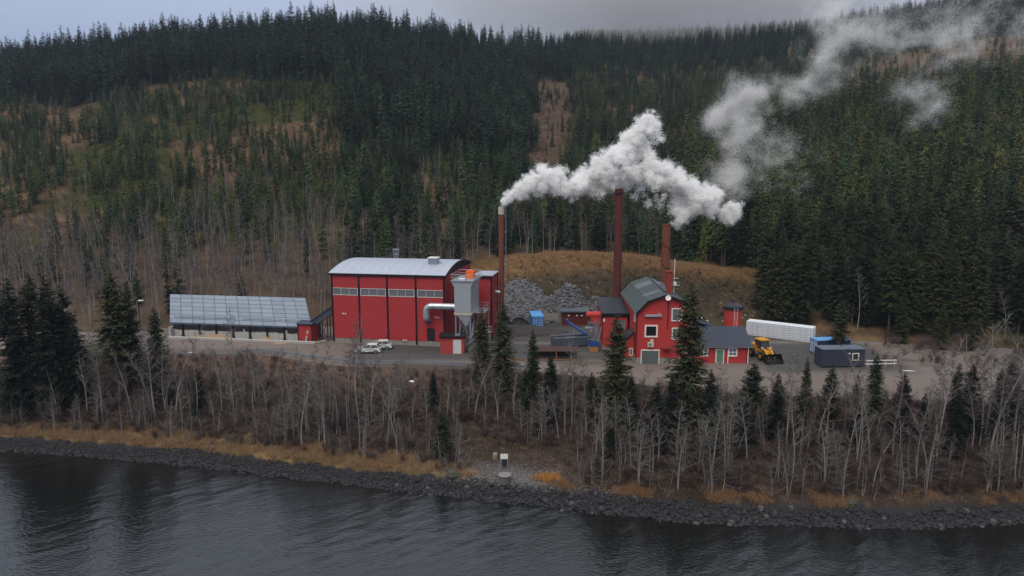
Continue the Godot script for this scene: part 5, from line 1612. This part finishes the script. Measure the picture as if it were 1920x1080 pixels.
	for k in 460:
		var x := rng.randf_range(-80.0, 68.0)
		var s := shore(x)
		var r := road_edge(x)
		var d := lerpf(s + 3.6, r - 3.0, pow(rng.randf(), 1.5))
		if x > -6.5 and x < 8.0 and d < s + 13.0: continue
		var j := rng.randi() % 4
		var sc: float = rng.randf_range(2.6, 5.8) / birch_kinds[kinds[j]][2]
		sap[j].append(spin(Vector3(sc, sc, sc), at.call(x, d), 0.2))
	for j in 4:
		tag(scatter(self, "sapling_thicket", birch_kinds[kinds[j]][0], bark_pale, sap[j]), "pale stems of the sapling thicket along the lake bank", "thicket", "sapling thicket on the lake bank")
		tag(scatter(self, "sapling_thicket_twigs", birch_kinds[kinds[j]][1], twig_mats[j % 3], sap[j]), "grey twigs of the sapling thicket along the lake bank", "thicket", "sapling thicket on the lake bank")
	# brushwood as one mass
	var xs := [[], []]
	for k in 2600:
		var x := rng.randf_range(-82.0, 70.0)
		var s := shore(x)
		var r := road_edge(x)
		var d := lerpf(s + 4.0, r - 0.6, rng.randf())
		if x > -6.5 and x < 7.0 and d < s + 12.0: continue
		var sc := rng.randf_range(0.3, 0.72) * (0.7 if d > lerpf(s, r, 0.65) and x < -10.0 else 1.0)
		xs[k % 2].append(spin(Vector3(sc, sc * rng.randf_range(0.7, 1.1), sc), at.call(x, d), 0.3))
	for k in 90:
		var x := rng.randf_range(58.0, 90.0)
		var d := rng.randf_range(102.0, 124.0)
		if d < road_edge(x) + 14.0 or (x < 64.0 and d < 110.0): continue
		var sc := rng.randf_range(0.3, 0.8)
		xs[k % 2].append(spin(Vector3(sc, sc, sc), Vector3(x, 8.0, -d), 0.3))
	for k in 2:
		tag(scatter(self, "brushwood", birch_kinds[8 + k][1], twig_mats[[2, 0][k]], xs[k]), "bare purple brown brushwood filling the lake bank" if k == 0 else "grey bare brushwood between the bank trees", "brushwood")

func grass_mesh(seed_: int, blades: int, h: float, spread: float) -> ArrayMesh:
	var r := RandomNumberGenerator.new()
	r.seed = seed_
	var b := MB.new()
	for i in blades:
		var p := Vector3(r.randfn() * spread, -0.02, r.randfn() * spread)
		var lean := Vector3(r.randfn(), 0, r.randfn()) * 0.45 * h
		var w := Vector3(r.randfn(), 0, r.randfn()).normalized() * 0.025
		b.tri(p - w, p + lean + Vector3.UP * h * r.randf_range(0.6, 1.1), p + w)
	return b.mesh()

func ground_cover() -> void:
	var gm := vmat("dry_grass", 0.95, 0.1)
	var m := grass_mesh(7, 26, 0.6, 0.28)
	var xs := []
	var cs := []
	for k in 9000:
		var x := rng.randf_range(-82.0, 68.0)
		var s := shore(x)
		var wide := 3.4 if x < -10.0 else 2.2
		var d := s + 2.4 + absf(rng.randfn()) * wide * 0.55 + rng.randf() * 0.8
		var f := n_fine.get_noise_2d(x * 0.8, d * 0.8)
		if f < (-0.25 if x < -12.0 else 0.14): continue
		if x > -4.0 and x < 4.5: continue
		var sc := rng.randf_range(0.4, 1.15) * (1.0 if x < 0.0 else 0.8)
		xs.append(spin(Vector3(sc, sc, sc), Vector3(x, height(x, d), -d), 0.35))
		var a := rng.randf()
		cs.append(Color(0.32, 0.22, 0.125).lerp(Color(0.18, 0.105, 0.06), a * 0.8 if x < 0.0 else minf(1.0, a + 0.45)))
	for q in [[3.8, 80.2], [4.3, 80.6], [5.0, 80.3], [4.5, 79.9], [5.2, 80.7], [3.6, 80.6]]:
		for k in 9:
			xs.append(spin(Vector3.ONE * rng.randf_range(0.8, 1.2), Vector3(q[0] + rng.randfn() * 0.3, height(q[0], q[1]), -q[1] + rng.randfn() * 0.25), 0.25))
			cs.append(Color(0.38, 0.19, 0.06))
	tag(scatter(self, "shore_grass", m, gm, xs, cs), "golden dry grass along the stony lake shore", "grass")
	xs = []; cs = []
	for k in 11000:
		var x := rng.randf_range(-82.0, 70.0)
		var s := shore(x)
		var d := lerpf(s + 3.0, road_edge(x) - 0.3, rng.randf())
		if x > -5.0 and x < 6.0 and d < s + 8.0 and rng.randf() < 0.8: continue
		var sc := rng.randf_range(0.3, 0.9)
		xs.append(spin(Vector3(sc * 1.4, sc * 0.7, sc * 1.4), Vector3(x, height(x, d), -d), 0.6))
		cs.append([Color(0.09, 0.058, 0.042), Color(0.055, 0.042, 0.032), Color(0.15, 0.10, 0.07), Color(0.20, 0.15, 0.10)][rng.randi() % 4])
	tag(scatter(self, "bank_litter", m, gm, xs, cs), "brown withered grass and bracken between the bank trees", "undergrowth")
	xs = []; cs = []
	for k in 16000:
		var x := rng.randf_range(-18.0, 66.0)
		var d := rng.randf_range(140.0, 176.0)
		if d < back_edge(x) + 2.0: continue
		var kn := exp(-pow((x - 22.0) / 34.0, 2.0) - pow((d - 160.0) / 15.0, 2.0))
		if kn < 0.2: continue
		var top := smoothstep(153.0, 159.0, d)
		if rng.randf() > 0.25 + top: continue
		var sc := rng.randf_range(0.5, 1.1)
		xs.append(spin(Vector3(sc, sc, sc), Vector3(x, height(x, d), -d), 0.3))
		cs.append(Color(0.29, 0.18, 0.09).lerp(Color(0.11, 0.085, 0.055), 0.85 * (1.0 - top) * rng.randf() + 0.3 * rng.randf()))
	tag(scatter(self, "knoll_grass", m, gm, xs, cs), "tan dry grass on the knoll behind the chimneys", "grass")
	xs = []; cs = []
	var m2 := grass_mesh(8, 40, 0.9, 0.7)
	for k in 26000:
		var u := rng.randf_range(-0.85, 0.85)
		var d := sqrt(rng.randf_range(150.0 * 150.0, 430.0 * 430.0))
		var x := u * d
		if d < back_edge(x) + 3.0: continue
		var g := ground_color(x, d, 0.0)
		var sc := rng.randf_range(0.7, 1.6)
		xs.append(spin(Vector3(sc, sc * 0.8, sc), Vector3(x, height(x, d), -d), 0.3))
		var k2 := rng.randf_range(0.5, 1.5)
		cs.append(Color(g.r * k2, g.g * k2, g.b * k2))
	tag(scatter(self, "hillside_scrub", m2, gm, xs, cs), "brown and olive scrub covering the open hillside", "scrub")
	xs = []
	for k in 420:
		var x := rng.randf_range(-8.0, 56.0)
		var d := back_edge(x) + rng.randf_range(3.0, 20.0)
		var sc := rng.randf_range(0.12, 0.32)
		xs.append(spin(Vector3(sc * 1.3, sc, sc * 1.3), Vector3(x, height(x, d), -d), 0.3))
	tag(scatter(self, "knoll_brush", birch_kinds[9][1], twig_mats[2], xs), "low brown brush dotting the knoll face", "brushwood")
	# stray pale stones on the knoll face
	xs = []
	for k in 240:
		var x := rng.randf_range(-4.0, 56.0)
		var d := back_edge(x) + rng.randf_range(2.0, 17.0)
		var sc := rng.randf_range(0.12, 0.5)
		xs.append(spin(Vector3(sc, sc, sc), Vector3(x, height(x, d) + 0.05, -d), 0.5))
	tag(scatter(self, "knoll_stones", stone_mesh(77), mat("pale_stone", Color8(168, 160, 142), 0.9, 0.0, 0.7, 0.8), xs), "pale stones strewn over the knoll face", "stones")

func forest() -> void:
	var spr := []   # [position, height, kind, tint, size on view]
	var bir := []
	var d := 117.0
	while d < 900.0:
		var cell := 2.9 if d < 260.0 else 3.3 if d < 480.0 else 5.0
		var half := int(0.9 * d / cell)
		for i in range(-half, half + 1):
			var x := (i + rng.randf_range(-0.45, 0.45)) * cell
			var dd := d + rng.randf_range(-0.45, 0.45) * cell
			var b := back_edge(clampf(x, -130, 130))
			if dd < b + 2.5: continue
			var u := x / dd
			var t := hill_t(x, dd)
			var uu := u + 0.025 * n_mid.get_noise_2d(x, dd) + 0.03 * (0.5 - t)
			if t > 1.1 and u < 0.0: continue
			if t > 1.45: continue
			var knoll := exp(-pow((x - 20.0) / 36.0, 2.0) - pow((dd - 155.0) / 15.0, 2.0))
			if knoll > 0.3 or (dd < 153.0 and x > -14.0 and x < 52.0): continue
			var nz := n_low.get_noise_2d(x * 1.6, dd * 1.6)
			var n2 := n_low.get_noise_2d(x * 4.0 + 500.0, dd * 4.0)
			var ps := 0.5
			var pb := 0.0
			var h0 := 10.0
			var h1 := 15.0
			var tints := [0, 1]
			if u < -0.24:
				if t > 0.76 + 0.1 * nz:
					ps = 0.72; h0 = 15.0; h1 = 23.0; tints = [3, 3, 0]
				elif t < 0.17 + 0.06 * nz:
					ps = 0.09; pb = 0.62; h0 = 8.0; h1 = 14.0; tints = [0, 3, 1]
				else:
					ps = clampf(0.42 + 1.1 * n2, 0.05, 0.75); pb = 0.03 + 0.35 * smoothstep(0.15, 0.45, -nz) * (1.0 - t); h0 = 5.0; h1 = 11.5; tints = [1, 0, 1, 2, 1]
			elif uu < 0.022 and u < 0.06:
				if t > 0.36 + 0.12 * nz:
					ps = 0.7; h0 = 13.0; h1 = 21.0; tints = [3, 0, 3]
				elif t < 0.11:
					ps = 0.26; pb = 0.55; h0 = 10.0; h1 = 15.0; tints = [0, 3, 1]
				else:
					ps = clampf(0.66 + 1.0 * n2, 0.05, 0.9); pb = 0.1; h0 = 8.0; h1 = 14.0; tints = [0, 1, 1, 3]
			elif uu > 0.022 and uu < 0.08 and t > 0.2 and t < 0.78:
				ps = 0.10 + 0.5 * smoothstep(0.0, 0.4, n2); pb = 0.05; h0 = 3.0; h1 = 9.0
			elif u < 0.25:
				if t > 0.8:
					ps = 0.75; h0 = 12.0; h1 = 18.0; tints = [3, 0]
				elif t < 0.1:
					ps = 0.5; pb = 0.45; h0 = 11.0; h1 = 16.0; tints = [3, 0]
				else:
					ps = clampf(0.6 + 1.0 * n2, 0.1, 0.9); pb = 0.06; h0 = 7.0; h1 = 14.0; tints = [1, 0, 2, 3]
			else:
				ps = 0.6; h0 = 11.0; h1 = 18.0; tints = [1, 2, 1, 0, 2, 4]
				if t < 0.14: h0 = 14.0; h1 = 18.0; pb = 0.05
				if t > 0.55 and t < 0.82 and u > 0.45:
					ps = clampf(0.16 + 0.9 * n2, 0.03, 0.6); h0 = 5.0; h1 = 10.0
				elif t > 0.3 and t < 0.5 and n2 > 0.18:
					pb = 0.5; ps = 0.4
				elif t > 0.82:
					h0 = 13.0; h1 = 19.0; tints = [3, 0]
				elif u < 0.45 and t > 0.5:
					ps = clampf(0.7 + 0.9 * n2, 0.2, 0.95); h0 = 7.0; h1 = 12.0; tints = [1, 2, 0]
			if t > 1.0: ps *= 0.45
			var roll := rng.randf()
			var at := Vector3(x, height(x, dd) - 0.15, -dd)
			if roll < ps:
				var h := rng.randf_range(h0, h1) * rng.randf_range(0.85, 1.12)
				spr.append([at, h, rng.randi() % 6, tints[rng.randi() % tints.size()], h / dd])
			elif roll < ps + pb:
				var hb := rng.randf_range(7.5, 12.5) * (0.8 if t > 0.2 else 1.0)
				bir.append([at, hb, rng.randi() % 5, 0 if rng.randf() < 0.7 else 1, hb / dd])
		d += cell
	print("forest spruces ", spr.size(), " birches ", bir.size())
	# the nearest ones are trees of their own
	var cmp := func(a, b): return a[4] > b[4]
	spr.sort_custom(cmp)
	bir.sort_custom(cmp)
	var zones := {"behind the fuel store": [], "behind the boiler house": [], "behind the knoll and chimneys": [], "above the white container": [], "on the far right slope": []}
	var zb := {"behind the fuel store": [], "behind the boiler house": [], "behind the knoll and chimneys": [], "above the white container": [], "on the far right slope": []}
	var zone := func(p: Vector3) -> String:
		var u := p.x / -p.z
		return "behind the fuel store" if u < -0.27 else "behind the boiler house" if u < -0.05 else "behind the knoll and chimneys" if u < 0.27 else "above the white container" if u < 0.48 else "on the far right slope"
	var seen_n := 0
	var i0 := 0
	while i0 < spr.size() and seen_n < 265:
		var q: Array = spr[i0]
		i0 += 1
		var o := add_spruce(q[0], q[1], q[2], q[3], seen_n < 120)
		zones[zone.call(q[0])].append(o)
		seen_n += 1
	var j0 := mini(bir.size(), 56)
	for j in j0:
		var q: Array = bir[j]
		zb[zone.call(q[0])].append(add_birch(q[0], q[1], q[2], q[3]))
	for z in zones:
		label_row(zones[z], "spruce at the near forest edge %s, " % z + "%s from the left", "spruces at the near forest edge")
		label_row(zb[z], "slender leafless birch %s, " % z + "%s birch from the left", "birches at the near forest edge")
	# the rest is one forest
	var crown := vmat("forest_needles", 0.85, 0.2)
	crown.backlight_enabled = true
	crown.backlight = Color(0.2, 0.2, 0.16)
	var tint := [Color(0.022, 0.038, 0.020), Color(0.032, 0.053, 0.021), Color(0.052, 0.064, 0.021), Color(0.016, 0.028, 0.019), Color(0.06, 0.07, 0.02)]
	for k in 6:
		var xs := []
		var cs := []
		for i in range(i0, spr.size()):
			var q: Array = spr[i]
			if q[2] != k: continue
			var s: float = q[1] / spruce_far[k][2]
			xs.append(spin(Vector3(s * rng.randf_range(0.85, 1.2), s, s * rng.randf_range(0.85, 1.2)), q[0], 0.05))
			var c: Color = tint[q[3]]
			var v := rng.randf_range(0.6, 1.9)
			cs.append(Color(c.r * v * rng.randf_range(0.9, 1.2), c.g * v, c.b * v))
		tag(scatter(self, "spruce_forest", spruce_far[k][0], crown, xs, cs), "dense dark spruce forest covering the hillside", "forest", "spruce forest on the hillside")
		tag(scatter(self, "spruce_forest_trunks", spruce_far[k][1], bark_brown, xs), "grey brown trunks inside the spruce forest", "forest", "spruce forest on the hillside")
	for k in 5:
		var xs := []
		for i in range(j0, bir.size()):
			var q: Array = bir[i]
			if q[2] != k: continue
			var s: float = q[1] / birch_kinds[k][2]
			xs.append(spin(Vector3(s, s, s), q[0], 0.06))
		if xs.size():
			tag(scatter(self, "birch_wood", birch_kinds[k][0], bark_pale, xs), "pale stems of the birch wood on the hillside", "forest", "birch wood on the hillside")
			tag(scatter(self, "birch_wood_twigs", birch_kinds[k][1], twig_mats[0], xs), "purple grey twigs of the birch wood on the hillside", "forest", "birch wood on the hillside")

# ---------------------------------------------------------------- steam
func steam() -> void:
	var clump := MB.new()
	var r := RandomNumberGenerator.new()
	r.seed = 91
	for i in 90:
		var p := Vector3(r.randfn(), r.randfn(), r.randfn()) * 0.42
		var a := Vector3(r.randfn(), r.randfn(), r.randfn()).normalized()
		var b := a.cross(Vector3(r.randfn(), r.randfn(), r.randfn())).normalized()
		clump.tri(p + a * 0.26, p + (a * -0.5 + b * 0.866) * 0.26, p + (a * -0.5 - b * 0.866) * 0.26)
	var mesh := clump.mesh()
	var m := StandardMaterial3D.new()
	m.resource_name = "steam"
	m.albedo_color = Color(1.0, 1.0, 1.0, 0.21)
	m.roughness = 1.0
	m.metallic_specular = 0.0
	m.transparency = BaseMaterial3D.TRANSPARENCY_ALPHA
	m.backlight_enabled = true
	m.backlight = Color(1, 1, 1)
	var f := FastNoiseLite.new()
	f.seed = 14; f.frequency = 0.16; f.fractal_octaves = 5; f.fractal_gain = 0.55
	# lobes: x, y, depth, radius, how many clumps, clump size, threshold
	var dense := [[-1.4, 33.6, 130.4, 0.7, 40, 0.45], [-0.3, 34.6, 130.5, 1.1, 60, 0.5], [1.4, 35.6, 130.8, 1.5, 90, 0.6], [3.6, 36.7, 131.0, 2.0, 140, 0.7], [6.0, 37.6, 131.5, 2.6, 190, 0.8], [9.0, 37.4, 132.5, 2.4, 150, 0.8], [12.0, 36.6, 134.0, 2.5, 150, 0.8], [15.2, 37.2, 135.5, 3.0, 190, 0.9], [18.6, 39.4, 136.5, 3.8, 270, 0.95], [22.0, 41.6, 137.0, 4.2, 330, 1.0], [25.0, 44.4, 137.5, 3.6, 260, 0.95], [26.3, 48.0, 138.0, 2.4, 130, 0.8], [26.6, 50.4, 138.0, 1.4, 50, 0.6], [26.0, 39.0, 137.5, 4.2, 300, 1.0], [30.0, 36.6, 137.0, 4.0, 260, 1.0], [34.4, 34.4, 137.0, 3.6, 210, 1.0], [38.6, 33.2, 137.0, 3.3, 170, 0.95], [42.6, 31.0, 137.5, 2.8, 110, 0.85], [33.0, 30.6, 136.0, 2.0, 60, 0.8]]
	var xs := []
	for q in dense:
		var hit := 0
		var tries := 0
		while hit < q[4] and tries < q[4] * 30:
			tries += 1
			var o := Vector3(rng.randfn(), rng.randfn(), rng.randfn()) * 0.5
			if o.length() > 1.25: continue
			var p: Vector3 = Vector3(q[0], q[1], -q[2]) + o * q[3]
			var bar: float = 0.16 * (o.length() - 0.6)
			if q[0] < 14.0: bar -= 0.12 + 0.03 * (14.0 - q[0])
			if f.get_noise_3dv(p) < bar: continue
			hit += 1
			var s: float = q[5] * rng.randf_range(0.6, 1.15)
			xs.append(spin(Vector3(s, s, s), p, 3.0))
	tag(scatter(self, "steam_plume", mesh, m, xs), "white steam plume drifting right from the slim chimney", "steam")
	# torn wisps follow these paths: points with a radius, then how many clumps
	var veil := MB.new()
	for i in 330:
		var p := Vector3(r.randfn(), r.randfn() * 0.7, r.randfn()) * 0.62
		var a := Vector3(r.randfn(), r.randfn(), r.randfn()).normalized() * 0.088
		var b := a.cross(Vector3(r.randfn(), r.randfn(), r.randfn())).normalized() * 0.088
		veil.tri(p + a, p + a * -0.5 + b * 0.866, p + a * -0.5 - b * 0.866)
	var m2: StandardMaterial3D = m.duplicate()
	m2.albedo_color.a = 0.065
	var g := FastNoiseLite.new()
	g.seed = 19; g.frequency = 0.075; g.fractal_octaves = 5; g.fractal_gain = 0.6
	var paths := [
		[[Vector3(40, 33, -138), 2.5], [Vector3(45, 38, -142), 3.2], [Vector3(47.5, 45, -147), 3.6], [Vector3(48, 52, -151), 3.6], [Vector3(46, 56, -154), 3.4], 300],
		[[Vector3(43, 50, -150), 2.6], [Vector3(49, 54.5, -153), 3.4], [Vector3(57, 56.5, -156), 3.6], [Vector3(65, 61, -160), 4.2], [Vector3(72, 68, -164), 5.0], [Vector3(79, 77, -168), 6.0], [Vector3(86, 86, -172), 7.0], 820],
		[[Vector3(76, 74, -168), 4.5], [Vector3(86, 71, -170), 5.5], [Vector3(95, 67, -172), 5.0], [Vector3(105, 69, -174), 5.0], [Vector3(116, 75, -176), 5.5], [Vector3(128, 81, -178), 6.0], 560],
		[[Vector3(98, 68, -173), 4.0], [Vector3(97, 58, -172), 4.0], [Vector3(103, 52, -172), 3.0], 110],
		[[Vector3(86, 84, -172), 5.0], [Vector3(96, 82, -174), 5.0], [Vector3(108, 80, -176), 5.0], 170],
		[[Vector3(48, 42, -148), 4.0], [Vector3(58, 44, -152), 4.5], [Vector3(66, 50, -158), 5.0], 90]]
	xs = []
	for path in paths:
		var n: int = int(path[-1] * 1.25)
		var legs: int = path.size() - 2
		var hit := 0
		for tries in n * 40:
			if hit >= n: break
			var t := rng.randf() * legs
			var i := mini(int(t), legs - 1)
			var c: Vector3 = path[i][0].lerp(path[i + 1][0], t - i)
			var rad: float = lerpf(path[i][1], path[i + 1][1], t - i)
			var o := Vector3(rng.randfn(), rng.randfn(), rng.randfn()) * 0.72
			var p := c + o * rad
			if g.get_noise_3d(p.x * 0.8 - p.y * 0.5, p.y, p.z) < 0.0 + 0.12 * (o.length() - 0.6): continue
			hit += 1
			var s := rng.randf_range(0.6, 1.9)
			xs.append(spin(Vector3(s, s, s), p, 3.0))
	tag(scatter(self, "steam_wisps", veil.mesh(), m2, xs), "thin torn steam wisps rising over the right hillside", "steam")

func low_cloud() -> void:
	# x, y, depth, width, height, length, density
	var banks := [[120.0, 216.0, 650.0, 420.0, 130.0, 300.0, 0.0030], [230.0, 212.0, 660.0, 340.0, 120.0, 260.0, 0.0030], [20.0, 228.0, 670.0, 460.0, 130.0, 300.0, 0.0026], [170.0, 198.0, 700.0, 300.0, 90.0, 200.0, 0.0030], [60.0, 206.0, 690.0, 240.0, 90.0, 180.0, 0.0026], [310.0, 226.0, 680.0, 300.0, 120.0, 240.0, 0.0026], [140.0, 230.0, 760.0, 700.0, 150.0, 240.0, 0.0024]]
	for q in banks:
		var fog := FogVolume.new()
		fog.name = numbered("low_cloud")
		fog.shape = RenderingServer.FOG_VOLUME_SHAPE_ELLIPSOID
		fog.size = Vector3(q[3], q[4], q[5])
		fog.position = Vector3(q[0], q[1], -q[2])
		var m := FogMaterial.new()
		m.albedo = Color(0.985, 0.985, 0.99)
		m.density = q[6] * 0.75
		fog.material = m
		add_child(fog)
		tag(fog, "grey low cloud hanging on the far hilltop", "cloud", "low cloud on the hilltop", "stuff")

# ---------------------------------------------------------------- all of it
func _ready() -> void:
	rng.seed = 20241
	var cam := Camera3D.new()
	cam.name = "camera"
	cam.position = Vector3(0, EYE, 0)
	cam.rotation_degrees = Vector3(-9, 0, 0)
	cam.fov = 45.1
	cam.near = 0.5
	cam.far = 4000.0
	add_child(cam)
	var we := WorldEnvironment.new()
	we.name = "world_environment"
	var e := Environment.new()
	e.background_mode = Environment.BG_SKY
	var sky := Sky.new()
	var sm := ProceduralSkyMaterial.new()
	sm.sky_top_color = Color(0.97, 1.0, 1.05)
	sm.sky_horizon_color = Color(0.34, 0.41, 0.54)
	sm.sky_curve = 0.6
	sm.ground_bottom_color = Color(0.22, 0.22, 0.22)
	sm.ground_horizon_color = Color(0.35, 0.36, 0.38)
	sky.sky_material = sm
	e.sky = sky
	e.tonemap_mode = Environment.TONE_MAPPER_LINEAR
	e.tonemap_exposure = 1.6
	e.volumetric_fog_enabled = true
	e.volumetric_fog_density = 0.0
	e.fog_enabled = true
	e.fog_density = 0.0001
	e.fog_light_color = Color(0.80, 0.86, 0.95)
	e.sdfgi_enabled = true
	e.ssao_enabled = true
	e.ssil_enabled = true
	we.environment = e
	add_child(we)
	var sun := DirectionalLight3D.new()
	sun.name = "veiled_sun"
	sun.light_color = Color(1.0, 0.97, 0.93)
	sun.light_energy = 0.5
	sun.light_angular_distance = 40.0
	sun.shadow_enabled = true
	sun.rotation_degrees = Vector3(-58, -25, 0)
	add_child(sun)

	n_low.seed = 3; n_low.frequency = 0.006; n_low.fractal_octaves = 3
	n_mid.seed = 4; n_mid.frequency = 0.03; n_mid.fractal_octaves = 3
	n_fine.seed = 5; n_fine.frequency = 0.22; n_fine.fractal_octaves = 3

	build_terrain()
	build_water()
	build_yard()
	print("ground ", Time.get_ticks_msec())
	boiler_house()
	chimneys()
	fuel_store()
	red_house()
	office_and_silo()
	containers()
	guard_rail()
	car("rally_car", "front one of two patterned white cars, nearer the road", Vector3(-25.0, 8, -117.4), 3.0)
	car("rally_car", "rear one of two patterned white cars, nearer the building", Vector3(-23.6, 8, -120.2), 6.0)
	wheel_loader()
	shore_things()
	small_things()
	print("things ", Time.get_ticks_msec())
	prepare_trees()
	print("tree shapes ", Time.get_ticks_msec())
	bank_trees()
	ground_cover()
	forest()
	print("forest ", Time.get_ticks_msec())
	steam()
	low_cloud()
	print("done ", Time.get_ticks_msec())
